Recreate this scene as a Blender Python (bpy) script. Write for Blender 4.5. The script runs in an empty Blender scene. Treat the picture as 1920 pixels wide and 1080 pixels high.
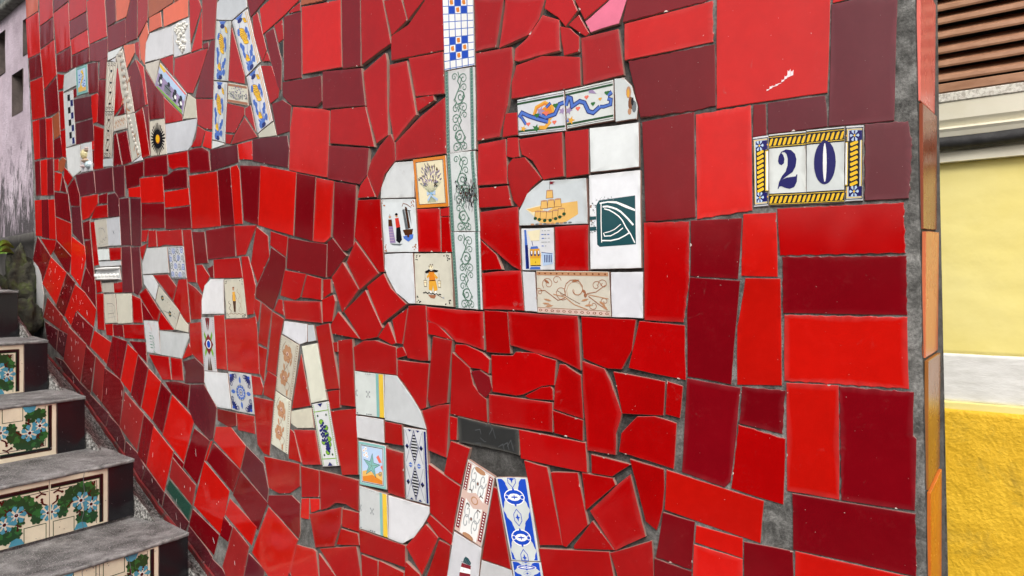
import bpy, math, random
from mathutils import Vector, Matrix, noise

# ------------------------------------------------------------------ camera, sky, sun, exposure
S = bpy.context.scene
COL = S.collection
cam = bpy.data.cameras.new('camera'); camo = bpy.data.objects.new('camera', cam); COL.objects.link(camo)
camo.location = (0, 0, 1.5); camo.rotation_euler = (math.radians(90), 0, 0)
cam.sensor_width = 36.0; cam.lens = 36.0 * 1423.0 / 1920.0
cam.clip_start = 0.02; cam.clip_end = 500
S.camera = camo
W = bpy.data.worlds.new('World'); S.world = W; W.use_nodes = True
wn = W.node_tree; wn.nodes.clear()
SUN_EL, SUN_AZ = math.radians(46), math.radians(184)     # azimuth from +Y, clockwise
sky = wn.nodes.new('ShaderNodeTexSky'); sky.sky_type = 'NISHITA'; sky.sun_disc = False
sky.sun_elevation = SUN_EL; sky.sun_rotation = SUN_AZ; sky.air_density = 1.0; sky.dust_density = 6.0; sky.ozone_density = 1.0
hs = wn.nodes.new('ShaderNodeHueSaturation'); hs.inputs['Saturation'].default_value = 0.42   # cloud cover greys the sky
bg = wn.nodes.new('ShaderNodeBackground'); bg.inputs['Strength'].default_value = 0.12
wo = wn.nodes.new('ShaderNodeOutputWorld')
wn.links.new(sky.outputs[0], hs.inputs['Color']); wn.links.new(hs.outputs[0], bg.inputs['Color']); wn.links.new(bg.outputs[0], wo.inputs['Surface'])
sl = bpy.data.lights.new('sun', 'SUN'); sl.energy = 1.5; sl.angle = math.radians(35); sl.color = (1.0, 0.96, 0.9)
so = bpy.data.objects.new('sun', sl); COL.objects.link(so)
sd = Vector((math.sin(SUN_AZ) * math.cos(SUN_EL), math.cos(SUN_AZ) * math.cos(SUN_EL), math.sin(SUN_EL)))
so.rotation_euler = sd.to_track_quat('Z', 'Y').to_euler(); so.location = (0, -3, 6)
S.view_settings.view_transform = 'Standard'; S.view_settings.look = 'None'
S.view_settings.gamma = 1.0; S.view_settings.use_curve_mapping = False
S.view_settings.exposure = 0.38
S.render.engine = 'CYCLES'

rnd = random.Random(7)

# ------------------------------------------------------------------ materials
def lin(h):
    h = h.lstrip('#')
    c = [int(h[i:i + 2], 16) / 255 for i in (0, 2, 4)]
    return tuple(x / 12.92 if x <= .04045 else ((x + .055) / 1.055) ** 2.4 for x in c)

class NT:
    def __init__(s, name):
        s.m = bpy.data.materials.new(name); s.m.use_nodes = True
        s.t = s.m.node_tree; s.t.nodes.clear()
        s.out = s.n('ShaderNodeOutputMaterial'); s.b = s.n('ShaderNodeBsdfPrincipled')
        s.l(s.b.outputs[0], s.out.inputs['Surface'])
    def n(s, k, **kw):
        x = s.t.nodes.new(k)
        for a, v in kw.items(): setattr(x, a, v)
        return x
    def l(s, a, b): s.t.links.new(a, b)
    def set(s, k, v):
        if hasattr(v, 'is_linked') or hasattr(v, 'links'): s.l(v, s.b.inputs[k])
        else: s.b.inputs[k].default_value = v
    def pos(s, kind='Object'):
        return s.n('ShaderNodeTexCoord').outputs[kind] if kind != 'World' else s.n('ShaderNodeNewGeometry').outputs['Position']
    def noise(s, vec, scale, detail=4, rough=.55, dist=0, stretch=None):
        if stretch:
            mp = s.n('ShaderNodeMapping'); mp.inputs['Scale'].default_value = stretch; s.l(vec, mp.inputs['Vector']); vec = mp.outputs[0]
        x = s.n('ShaderNodeTexNoise'); x.inputs['Scale'].default_value = scale; x.inputs['Detail'].default_value = detail
        x.inputs['Roughness'].default_value = rough; x.inputs['Distortion'].default_value = dist
        s.l(vec, x.inputs['Vector']); return x.outputs['Fac']
    def ramp(s, fac, stops):
        x = s.n('ShaderNodeValToRGB'); s.l(fac, x.inputs['Fac'])
        e = x.color_ramp.elements
        while len(e) < len(stops): e.new(.5)
        for el, (p, c) in zip(e, stops):
            el.position = p; el.color = (c, c, c, 1) if isinstance(c, (int, float)) else (*c, 1)
        return x.outputs['Color']
    def mix(s, fac, a, b, mode='MIX'):
        x = s.n('ShaderNodeMix', data_type='RGBA', blend_type=mode)
        for i, v in ((0, fac), (6, a), (7, b)):
            if hasattr(v, 'links'): s.l(v, x.inputs[i])
            else: x.inputs[i].default_value = v if i == 0 else (*v, 1) if len(v) == 3 else v
        return x.outputs[2]
    def math(s, op, a, b=0.):
        x = s.n('ShaderNodeMath', operation=op)
        for i, v in ((0, a), (1, b)):
            if hasattr(v, 'links'): s.l(v, x.inputs[i])
            else: x.inputs[i].default_value = v
        return x.outputs[0]
    def bump(s, h, strength, dist, prev=None):
        x = s.n('ShaderNodeBump'); x.inputs['Strength'].default_value = strength; x.inputs['Distance'].default_value = dist
        s.l(h, x.inputs['Height'])
        if prev: s.l(prev, x.inputs['Normal'])
        return x.outputs[0]

def m_glaze():
    t = NT('glazed_ceramic'); at = t.n('ShaderNodeAttribute', attribute_name='col')
    g = t.pos('World')
    oi = t.n('ShaderNodeObjectInfo').outputs['Random']
    hv = t.n('ShaderNodeHueSaturation')
    t.l(at.outputs['Color'], hv.inputs['Color'])
    cloud = t.noise(g, 9, 3)
    t.l(t.math('ADD', t.math('MULTIPLY', t.noise(g, 48, 5, .65), .26), t.math('ADD', t.math('MULTIPLY', oi, .22), t.math('ADD', t.math('MULTIPLY', cloud, .32), .61))), hv.inputs['Value'])
    sc = t.noise(g, 160, 6, .7)                                   # dusty film and tiny scratches
    film = t.ramp(t.noise(g, 24, 6, .65), [(.5, 0.), (.8, 1.)])
    dust = t.math('MULTIPLY', t.math('MULTIPLY', film, t.ramp(sc, [(.5, 0.), (.8, 1.)])), .045)
    c = t.mix(dust, hv.outputs[0], (.42, .33, .32))
    smear = t.math('MULTIPLY', t.ramp(t.noise(g, 32, 7, .72, .6), [(.63, 0.), (.70, 1.)]), t.ramp(t.noise(g, 7, 3, .5), [(.5, 0.), (.65, .30)]))
    c = t.mix(smear, c, (.20, .15, .14))                          # grime and cement haze wiped over the glaze
    spots = t.ramp(t.noise(g, 300, 2, .5), [(.77, 0.), (.79, 1.)])  # a few pale nicks in the glaze
    c = t.mix(t.math('MULTIPLY', spots, .7), c, (.62, .5, .48))
    t.set('Base Color', c)
    rg = t.math('ADD', at.outputs['Alpha'], t.math('ADD', t.math('MULTIPLY', dust, .9), t.math('MULTIPLY', smear, .8)))
    t.set('Roughness', t.math('ADD', rg, t.math('MULTIPLY', t.noise(g, 14, 4), .10)))
    t.set('IOR', 1.5)
    w = t.bump(t.noise(g, 11, 2, .4, stretch=(1, 1, .45)), .4, .006)
    t.set('Normal', t.bump(t.noise(g, 420, 2), .08, .0006, w))
    return t.m

def m_plain(name, cols, scale, rough, bumps, stretch=None, spec=None):
    """cols: stops of a noise ramp; bumps: (scale, strength, distance) list"""
    t = NT(name); g = t.pos('World')
    c = t.ramp(t.noise(g, scale, 7, .62, .3, stretch), cols)
    t.set('Base Color', c); t.set('Roughness', rough)
    if spec is not None: t.set('Specular IOR Level', spec)
    p = None
    for sc, st, d in bumps: p = t.bump(t.noise(g, sc, 6, .65, 0, stretch), st, d, p)
    if p: t.set('Normal', p)
    return t.m

def m_grout():
    t = NT('cement_grout'); g = t.pos('World')
    a = t.ramp(t.noise(g, 22, 8, .7, .5), [(.28, (.03, .029, .026)), (.42, (.10, .098, .092)), (.56, (.22, .217, .206)), (.78, (.42, .415, .40))])
    b = t.ramp(t.noise(g, 260, 4, .7), [(.3, .45), (.7, 1.15)])
    mt = t.n('ShaderNodeAttribute', attribute_name='joint_shade')      # shade of the deep middle joints, painted into the grout colour
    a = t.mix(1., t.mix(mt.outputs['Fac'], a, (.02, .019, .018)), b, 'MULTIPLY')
    t.set('Base Color', a); t.set('Roughness', .92)
    n = t.bump(t.noise(g, 70, 8, .7), .8, .004); t.set('Normal', t.bump(t.noise(g, 420, 5, .7), .7, .0012, n))
    return t.m

def m_stucco():
    t = NT('weathered_stucco'); g = t.pos('World')
    a = t.ramp(t.noise(g, 5, 7, .65), [(.3, (.36, .29, .34)), (.55, (.55, .46, .53)), (.75, (.66, .58, .65))])
    sx = t.n('ShaderNodeSeparateXYZ'); t.l(g, sx.inputs[0])
    streak = t.noise(g, 16, 8, .75, .4, (1, 1, .42))
    low = t.math('MULTIPLY', t.math('SUBTRACT', 2.12, sx.outputs['Z']), 1.15)         # rising damp stains the foot of the wall
    st = t.ramp(t.math('ADD', streak, t.math('MULTIPLY', low, .46)), [(.55, 0.), (.66, 1.)])
    a = t.mix(t.math('MULTIPLY', st, .93), a, (.045, .042, .042))
    s2 = t.ramp(t.noise(g, 7, 8, .75, .5, (1, 1, .3)), [(.6, 0.), (.75, 1.)])
    a = t.mix(t.math('MULTIPLY', s2, .5), a, (.14, .125, .13))
    t.set('Base Color', a); t.set('Roughness', .95)
    n = t.bump(t.noise(g, 60, 6, .7), .9, .006); t.set('Normal', t.bump(t.noise(g, 260, 4, .7), .7, .002, n))
    return t.m

def m_cement_dark():
    t = NT('speckled_step_cement'); g = t.pos('World')
    a = t.ramp(t.noise(g, 14, 7, .68, .3), [(.32, (.035, .034, .034)), (.48, (.12, .118, .117)), (.72, (.30, .297, .295))])
    sp = t.ramp(t.noise(g, 330, 3, .6), [(.56, 0.), (.66, 1.)])
    a = t.mix(t.math('MULTIPLY', sp, .7), a, (.5, .49, .48))
    t.set('Base Color', a); t.set('Roughness', .85)
    n = t.bump(t.noise(g, 45, 7, .7), .9, .006); t.set('Normal', t.bump(t.noise(g, 260, 4), .8, .0018, n))
    return t.m

def m_gutter():
    t = NT('rough_cement'); g = t.pos('World')
    a = t.ramp(t.noise(g, 110, 8, .75, .5), [(.40, (.03, .029, .027)), (.49, (.14, .137, .13)), (.58, (.5, .49, .47))])
    t.set('Base Color', t.mix(t.ramp(t.noise(g, 12, 5), [(.45, 0.), (.75, .6)]), a, (.04, .028, .025)))
    t.set('Roughness', .95)
    t.set('Normal', t.bump(t.noise(g, 90, 8, .7), 1., .01))
    return t.m

def m_yellow(name, c0, c1, bs, bd, dirty):
    t = NT(name); g = t.pos('World')
    a = t.mix(t.ramp(t.noise(g, 6, 6, .6), [(.3, 0.), (.75, 1.)]), c0, c1)
    if dirty:
        a = t.mix(t.math('MULTIPLY', t.ramp(t.noise(g, 11, 7, .7, .4), [(.52, 0.), (.72, 1.)]), .6), a, (.26, .18, .03))
    t.set('Base Color', a); t.set('Roughness', .7)
    n = t.bump(t.noise(g, bs, 4, .55), .9, bd); t.set('Normal', t.bump(t.noise(g, bs * 6, 3), .3, bd * .15, n))
    return t.m

M_GLAZE = m_glaze(); M_GROUT = m_grout(); M_STUCCO = m_stucco(); M_STEP = m_cement_dark(); M_GUT = m_gutter()
M_PALE = m_yellow('pale_yellow_plaster', (.84, .72, .23), (.9, .8, .33), 14, .002, False)
M_BRIGHT = m_yellow('bright_yellow_roughcast', (.74, .43, .012), (.84, .53, .03), 130, .0032, True)
M_CREAM = m_plain('cream_paint', [(.3, (.80, .76, .60)), (.7, (.87, .84, .70))], 12, .5, [(30, .3, .002)])
M_WHITEBAND = m_plain('white_band_paint', [(.3, (.66, .66, .63)), (.6, (.80, .80, .78))], 20, .6, [(60, .4, .002)], (1, 1, 3))
M_LEDGE = m_plain('worn_ledge_paint', [(.40, (.46, .43, .37)), (.55, (.74, .72, .65))], 160, .8, [(150, .6, .002)])
M_BROWN = m_plain('brown_shutter_paint', [(.3, (.32, .155, .085)), (.7, (.48, .26, .155))], 25, .42, [(90, .25, .0015)], (1, 1, 3))
M_BLACK = m_plain('black_pipe_paint', [(.3, (.012, .012, .013)), (.7, (.04, .04, .042))], 60, .65, [(80, .5, .003)])
M_NOSE = m_plain('worn_nosing', [(.35, (.10, .10, .098)), (.55, (.24, .24, .236)), (.75, (.42, .42, .41))], 40, .8, [(110, .7, .003)])
M_RECESS = m_plain('shade_tinted_recess', [(.3, (.05, .04, .037)), (.7, (.15, .12, .11))], 14, .95, [(70, .6, .004)])  # shade inside the niches, put into the colour of their faces
M_EDGE = m_plain('dark_edge_cement', [(.3, (.03, .028, .025)), (.7, (.12, .115, .105))], 30, .9, [(120, .6, .003)])
M_COPING = m_plain('mossy_coping', [(.3, (.05, .05, .042)), (.7, (.27, .27, .24))], 26, .95, [(60, .8, .006)])
M_DARKWALL = m_plain('dark_upper_wall', [(.3, (.02, .024, .022)), (.7, (.06, .066, .062))], 20, .8, [(60, .5, .003)])
M_PIPE = m_plain('pale_metal', [(.3, (.3, .36, .35)), (.7, (.42, .48, .47))], 30, .45, [])
M_MOSS = m_plain('mossy_rock', [(.3, (.014, .014, .011)), (.5, (.06, .06, .042)), (.62, (.075, .095, .03)), (.8, (.2, .2, .16))], 22, .95, [(50, 1., .012)])
M_BASE = m_plain('damp_base_plaster', [(.3, (.035, .033, .03)), (.7, (.13, .12, .11))], 9, .9, [(70, .7, .004)])
M_LEAF = m_plain('fern_leaf', [(.3, (.07, .16, .012)), (.7, (.16, .3, .03))], 30, .5, [])
M_STAIN = m_plain('red_paint_line', [(.35, (.05, .045, .04)), (.5, (.16, .006, .008)), (.7, (.22, .012, .012))], 30, .7, [(90, .6, .003)])
M_PAVE = m_plain('pavement_stone', [(.3, (.06, .058, .055)), (.7, (.16, .155, .15))], 8, .9, [(60, .6, .004)])
M_REFL = m_plain('reflection_wall_dark', [(.3, (.02, .012, .011)), (.7, (.05, .028, .024))], 3, .8, [(30, .5, .004)])  # near-black so the added wall keeps the tile reflections dark
M_DARK = m_plain('dark_interior', [(.3, (.012, .01, .009)), (.7, (.03, .026, .024))], 10, .9, [])

# ------------------------------------------------------------------ scene-graph helpers
def empty(name, loc, label, cat, group=None):
    o = bpy.data.objects.new(name, None); COL.objects.link(o); o.location = loc; o.empty_display_size = .1
    o['label'] = label; o['category'] = cat
    if group: o['group'] = group
    bpy.context.view_layer.update() if False else None
    return o
def mesh(name, verts, faces, mats, parent=None, mat_idx=None, smooth=False, matrix=None):
    me = bpy.data.meshes.new(name); me.from_pydata([tuple(v) for v in verts], [], faces); 
    for m in (mats if isinstance(mats, (list, tuple)) else [mats]): me.materials.append(m)
    if mat_idx: me.polygons.foreach_set('material_index', mat_idx)
    if smooth: me.polygons.foreach_set('use_smooth', [True] * len(me.polygons))
    me.update()
    o = bpy.data.objects.new(name, me); COL.objects.link(o)
    if matrix is not None: o.matrix_world = matrix
    if parent:
        o.parent = parent
        o.matrix_parent_inverse = parent_world(parent).inverted()
    return o
def parent_world(p):
    m = Matrix.LocRotScale(p.location, p.rotation_euler, p.scale)
    return (parent_world(p.parent) @ p.matrix_parent_inverse @ m) if p.parent else m
def struct(o, **kw):
    o['kind'] = 'structure'
    for k, v in kw.items(): o[k] = v
    return o
def stuff(o): o['kind'] = 'stuff'; return o

class MB:
    """collects simple solids in world space"""
    def __init__(s): s.v = []; s.f = []; s.mi = []
    def add(s, v, f, mi=0):
        b = len(s.v); s.v += [tuple(x) for x in v]; s.f += [[i + b for i in q] for q in f]; s.mi += [mi] * len(f)
    def hexa(s, p, mi=0):   # 8 points: 4 of the bottom, 4 of the top, each counter-clockwise seen from above
        s.add(p, [(3, 2, 1, 0), (4, 5, 6, 7), (0, 1, 5, 4), (1, 2, 6, 5), (2, 3, 7, 6), (3, 0, 4, 7)], mi)
    def box(s, fr, a, b, mi=0, bev=0.0):
        (x0, y0, z0), (x1, y1, z1) = a, b
        if bev <= 0:
            s.hexa([fr(x, y, z) for z in (z0, z1) for x, y in ((x0, y0), (x1, y0), (x1, y1), (x0, y1))], mi); return
        # chamfered box: three inner/outer rings
        q = []
        for z, i in ((z0, bev), (z0 + bev, 0), (z1 - bev, 0), (z1, bev)):
            q += [fr(x, y, z) for x, y in ((x0 + i, y0 + i), (x1 - i, y0 + i), (x1 - i, y1 - i), (x0 + i, y1 - i))]
        f = [(3, 2, 1, 0), (12, 13, 14, 15)]
        for r in range(3):
            for k in range(4): f.append((r * 4 + k, r * 4 + (k + 1) % 4, r * 4 + 4 + (k + 1) % 4, r * 4 + 4 + k))
        s.add(q, f, mi)
    def extrude(s, prof, A, B, mi=0, closed=True):
        """prof: list of 3D offsets; A, B: start and end points"""
        n = len(prof); v = [Vector(A) + Vector(p) for p in prof] + [Vector(B) + Vector(p) for p in prof]
        f = [(k, (k + 1) % n, n + (k + 1) % n, n + k) for k in range(n if closed else n - 1)]
        if closed: f += [tuple(range(n - 1, -1, -1)), tuple(range(n, 2 * n))]
        s.add(v, f, mi)
    def tube(s, pts, r, n=10, mi=0):
        pts = [Vector(p) for p in pts]; v = []; f = []
        for i, p in enumerate(pts):
            d = (pts[min(i + 1, len(pts) - 1)] - pts[max(i - 1, 0)]).normalized()
            u = d.orthogonal().normalized() if abs(d.z) > .9 else d.cross(Vector((0, 0, 1))).normalized(); w = d.cross(u)
            v += [p + (u * math.cos(6.2832 * k / n) + w * math.sin(6.2832 * k / n)) * r for k in range(n)]
        for i in range(len(pts) - 1):
            for k in range(n): f.append((i * n + k, i * n + (k + 1) % n, (i + 1) * n + (k + 1) % n, (i + 1) * n + k))
        f += [tuple(range(n - 1, -1, -1)), tuple(range((len(pts) - 1) * n, len(pts) * n))]
        s.add(v, f, mi)
    def build(s, name, mats, parent=None, smooth=False):
        return mesh(name, s.v, s.f, mats, parent, s.mi, smooth)
# ------------------------------------------------------------------ printed decoration on tiles: flat shapes in tile coordinates (u right, v down, 0..1)
INK = {k: lin(v) for k, v in dict(navy='#1c2468', cobalt='#1746b8', azure='#4a6fc0', sky='#86b3dc', pale='#b4cbe8', teal='#1d464c', aqua='#7fb7b4', grey='#6b7276', lgrey='#a9adb0',
    black='#15151a', brown='#7b4a2c', tan='#b98a68', rust='#a06a4e', ochre='#dca23a', orange='#d9822b', yellow='#e8c23c', green='#2f6a34', lime='#7fae3a', dgreen='#24492a', sage='#6f9183',
    red='#c8342a', pink='#dc8c8c', maroon='#7c1f2c', mauve='#9a86ac', white='#f0f0ee', cream='#e9dfbd', sand='#e3b566', lav='#857a93', salmon='#e0705c', blush='#d6b9ae', dbrown='#4a2a18', petal='#4f9ab2').items()}
TAU = 2 * math.pi
class Print:
    def __init__(s): s.q = []
    def poly(s, pts, c): s.q.append(('p', pts, c, 0)); return s
    def rect(s, a, b, c, d, col): return s.poly([(a, b), (c, b), (c, d), (a, d)], col)
    def ell(s, x, y, rx, ry, col, n=10, rot=0.):
        cr, sr = math.cos(rot), math.sin(rot)
        return s.poly([(x + rx * math.cos(t) * cr - ry * math.sin(t) * sr, y + rx * math.cos(t) * sr + ry * math.sin(t) * cr) for t in (TAU * k / n for k in range(n))], col)
    def line(s, pts, w, col): s.q.append(('l', pts, col, w)); return s
    def frame(s, m, w, col, my=None):
        my = m if my is None else my
        return s.line([(m, my), (1 - m, my), (1 - m, 1 - my), (m, 1 - my), (m, my)], w, col)
    def leaf(s, x, y, a, l, w, col):
        c, n = math.cos(a), math.sin(a)
        P = lambda t, k: (x + c * l * t - n * w * k, y + n * l * t + c * w * k)
        return s.poly([P(0, 0), P(.3, .42), (P(.65, .42)), P(1, 0), P(.65, -.42), P(.3, -.42)], col)
    def spiral(s, x, y, r0, r1, a0, turns, w, col, ax=1.):
        n = max(6, int(12 * abs(turns)))
        return s.line([(x + ax * (r0 + (r1 - r0) * k / n) * math.cos(a0 + TAU * turns * k / n), y + (r0 + (r1 - r0) * k / n) * math.sin(a0 + TAU * turns * k / n)) for k in range(n + 1)], w, col)
    def wave(s, x0, y0, x1, y1, amp, per, w, col, ph=0., n=24):
        L = []
        dx, dy = x1 - x0, y1 - y0; d = math.hypot(dx, dy)
        for k in range(n + 1):
            t = k / n; o = amp * math.sin(TAU * per * t + ph); L.append((x0 + dx * t - dy / d * o, y0 + dy * t + dx / d * o))
        return s.line(L, w, col)
    def flower(s, x, y, r, n, col, mid, ax=1.):
        for k in range(n):
            a = TAU * k / n
            s.poly([(x + ax * r * .22 * math.cos(a), y + r * .22 * math.sin(a)), (x + ax * r * .85 * math.cos(a - .32), y + r * .85 * math.sin(a - .32)), (x + ax * r * math.cos(a), y + r * math.sin(a)), (x + ax * r * .85 * math.cos(a + .32), y + r * .85 * math.sin(a + .32))], col)
        return s.ell(x, y, r * .2 * ax, r * .2, mid, 7)

def acanthus(p, x0, y0, sx, sy, col, w, flip=1):
    """a scroll ornament inside a box"""
    f = lambda u, v: (x0 + sx * (u if flip > 0 else 1 - u), y0 + sy * v)
    L = lambda pts, k=1.: p.line([f(*q) for q in pts], w * k, col)
    def sp(cx, cy, r, a0, tu, k=1.):
        n = 14; L([(cx + r * (1 - .8 * i / n) * math.cos(a0 + TAU * tu * i / n), cy + .62 * r * (1 - .8 * i / n) * math.sin(a0 + TAU * tu * i / n)) for i in range(n + 1)], k)
    L([(.45, .02), (.5, .12), (.42, .25), (.55, .36), (.38, .52), (.25, .66), (.38, .8), (.6, .78), (.78, .64), (.72, .52)], 1.5)
    L([(.5, .12), (.62, .2), (.58, .3), (.5, .38)], 1.1)
    sp(.72, .2, .22, 3.4, 1.3); sp(.25, .13, .16, 0., -1.2); sp(.55, .62, .24, 4.2, 1.25, 1.3); sp(.75, .42, .18, 3., 1.2); sp(.28, .9, .16, 5., -1.2); sp(.72, .9, .2, 4., 1.2)
    for a, b in ((.35, .75), (.3, .62), (.48, .82), (.62, .74), (.74, .58)): L([(a, b), (a - .1, b + .06), (a - .04, b + .12)], .9)
    L([(.48, .8), (.5, .9), (.42, .98)], 1.3); L([(.5, .88), (.62, .97)], 1.)
    return p

def design(d, r):
    p = Print()
    if d == 'scroll':
        for x in (.1, .9): p.line([(x, .02), (x, .98)], .012, 'brown')
        for x in (.3, .7): p.wave(x, .04, x, .96, .06, 4, .012, 'dbrown')
        p.wave(.5, .05, .5, .95, .16, 3, .009, 'brown', 0); p.wave(.5, .05, .5, .95, .16, 3, .009, 'brown', math.pi)
        for y in (.18, .42, .62, .85): p.leaf(.5, y - .03, math.pi / 2, .06, .25, 'black')
        for x in (.2, .5, .8): p.spiral(x, .05, .02, .04, 0, 1, .012, 'black', 2.5); p.spiral(x, .95, .02, .04, 0, 1, .012, 'black', 2.5)
    elif d == 'vine':
        p.wave(.3, .03, .72, .97, .09, 1.3, .024, 'rust'); p.wave(.42, .06, .6, .95, .07, 1., .012, 'lgrey', 2)
        for x, y, a in ((.4, .4, .6), (.62, .55, -.4), (.5, .72, 2.6), (.6, .9, .3)): p.leaf(x, y, a, .22, .05, 'tan')
    elif d == 'script':
        p.wave(.06, .62, .94, .42, .18, 4, .05, 'tan'); p.wave(.1, .4, .9, .3, .1, 5, .035, 'rust', 1); p.wave(.06, .85, .94, .68, .03, 5, .03, 'blush'); p.line([(.02, .95), (.98, .9)], .03, 'lgrey')
    elif d == 'duck':
        p.rect(.0, .0, 1, 1, 'aqua'); p.frame(.1, .02, 'sage', .07); p.rect(.16, .1, .84, .9, 'pale'); p.poly([(.16, .74), (.4, .68), (.6, .78), (.84, .72), (.84, .9), (.16, .9)], 'sand')
        p.line([(.62, .17), (.5, .2), (.62, .27), (.64, .38), (.52, .5), (.4, .62), (.38, .72), (.5, .74)], .1, 'yellow'); p.line([(.62, .17), (.44, .24)], .04, 'yellow')
        for y in (.3, .4, .5, .6): p.line([(.42, y), (.66, y - .02)], .012, 'brown')
        for x, y in ((.3, .3), (.34, .45), (.28, .55), (.74, .55), (.7, .65), (.76, .75), (.62, .7)): p.ell(x, y, .06, .03, 'azure', 7)
    elif d == 'check':
        for k in range(8):
            y = .06 + k * .115
            x = .45 if k % 2 == 0 else .72
            p.rect(x - .03, y, x + .22, y + .115, 'black' if k % 2 == 0 else 'navy')
        p.line([(.4, .02), (.42, .98)], .006, 'lgrey'); p.line([(.7, .02), (.7, .98)], .006, 'lgrey')
        for k in range(9): p.line([(.4, .06 + k * .115), (.99, .06 + k * .115)], .004, 'lgrey')
    elif d == 'sun':
        for k in range(26):
            a = TAU * k / 26; R = .42 + .06 * r.random()
            p.poly([(.5 + .26 * math.cos(a - .12), .54 + .23 * math.sin(a - .12)), (.5 + R * math.cos(a - .04), .54 + R * .98 * math.sin(a - .04)), (.5 + R * math.cos(a + .06), .54 + R * .98 * math.sin(a + .06)), (.5 + .26 * math.cos(a + .12), .54 + .23 * math.sin(a + .12))], 'black')
        p.ell(.5, .54, .32, .27, 'black', 16); p.ell(.5, .54, .14, .13, 'orange', 14); p.ell(.49, .53, .11, .105, 'rope', 12)
    elif d == 'street':
        p.rect(.02, .02, .98, .98, 'mauve'); p.rect(.03, .05, .97, .4, 'pale'); p.poly([(.03, .04), (.97, .04), (.97, .12), (.03, .1)], 'salmon'); p.poly([(.0, .02), (.25, .05), (.2, .2), (.02, .15)], 'yellow')
        p.poly([(.1, .92), (.95, .85), (.97, .98), (.05, .98)], 'lime')
        for x in (.14, .42, .66, .86):
            p.ell(x, .42, .05, .1, 'black', 8); p.poly([(x - .07, .5), (x + .06, .5), (x + .08, .82), (x - .05, .85)], 'black'); p.ell(x + .03, .62, .04, .09, 'white', 7); p.ell(x - .04, .78, .04, .06, 'lgrey', 6)
        p.poly([(.3, .55), (.5, .5), (.55, .8), (.32, .82)], 'grey'); p.line([(.3, .62), (.55, .6)], .04, 'black')
    elif d in ('azure', 'azure2'):
        if d == 'azure':
            for x, w in ((.84, .006), (.9, .004), (.95, .004)): p.line([(x, .02), (x - .02, .98)], w, 'grey')
            p.line([(.06, .02), (.06, .98)], .005, 'grey')
        else:
            for x, w, c in ((.06, .006, 'grey'), (.11, .004, 'grey'), (.86, .014, 'ochre'), (.95, .012, 'ochre')): p.line([(x, .03), (x, .98)], w, c)
        p.wave(.45, .05, .42, .97, .1, 1.5, .008, 'azure')
        for y in (.07, .93):
            for k in range(5): p.leaf(.45, y + (.03 if y < .5 else .02), -2.6 + k * .52 + (0 if y < .5 else math.pi * 0), .3, .07, 'azure')
            p.ell(.45, y + .02, .16, .04, 'navy', 8)
        for (x, y, sc) in ((.42, .33, 1.), (.72, .15, .45), (.36, .76, .6), (.48, .46, .75)):
            for k in range(5):
                o = (k - 2) * .035 * sc
                p.ell(x + o * .6, y + o, .21 * sc, .046 * sc, 'brown', 9, .2); p.ell(x + o * .6, y + o, .19 * sc, .036 * sc, 'rope', 9, .2)
        for x, y, a in ((.25, .5, 1.4), (.7, .62, 1.1), (.66, .68, 1.9), (.28, .62, 2.2), (.68, .42, .3), (.2, .2, 1.2), (.68, .26, 1.6), (.22, .44, 1.9), (.7, .8, 1.4), (.3, .86, 1.7)): p.leaf(x, y, a, .13, .2, 'azure'); p.line([(x, y), (x + .08 * math.cos(a), y + .1 * math.sin(a))], .006, 'navy')
    elif d == 'shell':
        p.rect(.0, .04, 1, .16, 'rust'); p.rect(.0, .84, 1, .97, 'rust'); p.line([(.02, .2), (.98, .2)], .012, 'cream')
        for k in range(80):
            a = -.15 - 2.84 * r.random(); q = .12 + .34 * r.random()
            x, y = .5 + q * math.cos(a) * 1.15, .78 + q * 1.45 * math.sin(a)
            p.ell(x, y, .028, .04, r.choice(('lav', 'grey', 'lgrey', 'lav')), 5)
        for k in range(12): p.line([(.5 + (k - 6) * .012, .8), (.5 + (k - 6) * .06, .5)], .012, 'grey')
    elif d == 'face':
        p.spiral(.62, .5, .24, .2, 0, 1, .012, 'lgrey', 1.2); p.spiral(.6, .48, .1, .16, 2, .8, .012, 'lgrey')
        p.line([(.3, .35), (.42, .3), (.7, .36), (.8, .5)], .014, 'grey'); p.wave(.2, .86, .9, .7, .05, 3, .012, 'grey'); p.line([(.2, .95), (.95, .9)], .01, 'lgrey'); p.line([(.3, .4), (.25, .75)], .012, 'lgrey')
    elif d == 'cross':
        p.line([(.42, .45), (.56, .58)], .016, 'grey'); p.line([(.56, .44), (.44, .6)], .016, 'grey'); p.ell(.5, .52, .02, .015, 'black', 6); p.line([(.9, .45), (.97, .52)], .012, 'lgrey')
    elif d == 'ornate':
        for i in range(4):
            for j in range(4):
                x, y = .125 + .25 * i, .125 + .25 * j
                p.spiral(x, y, .02, .11, i + j * 1.5, 1.5, .026, 'azure' if (i + j) % 2 else 'grey'); p.ell(x + .1, y + .1, .03, .03, 'grey', 6)
        p.spiral(.5, .3, .16, .16, 0, 1, .02, 'grey'); p.frame(.03, .014, 'grey')
    elif d == 'stamp':
        p.line([(.3, .28), (.3, .9)], .012, 'lgrey'); p.line([(.25, .33), (.7, .33), (.88, .42), (.9, .55), (.8, .66), (.3, .68)], .014, 'grey'); p.line([(.4, .42), (.7, .42), (.76, .52), (.7, .58), (.4, .58)], .01, 'lgrey'); p.line([(.25, .82), (.9, .78)], .012, 'lgrey'); p.line([(.75, .68), (.85, .9)], .014, 'grey')
    elif d == 'sprig':
        for k in range(9): p.ell(.12 + k * .09, .32 + .07 * math.sin(k * 1.1), .012, .02, 'black', 5)
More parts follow.
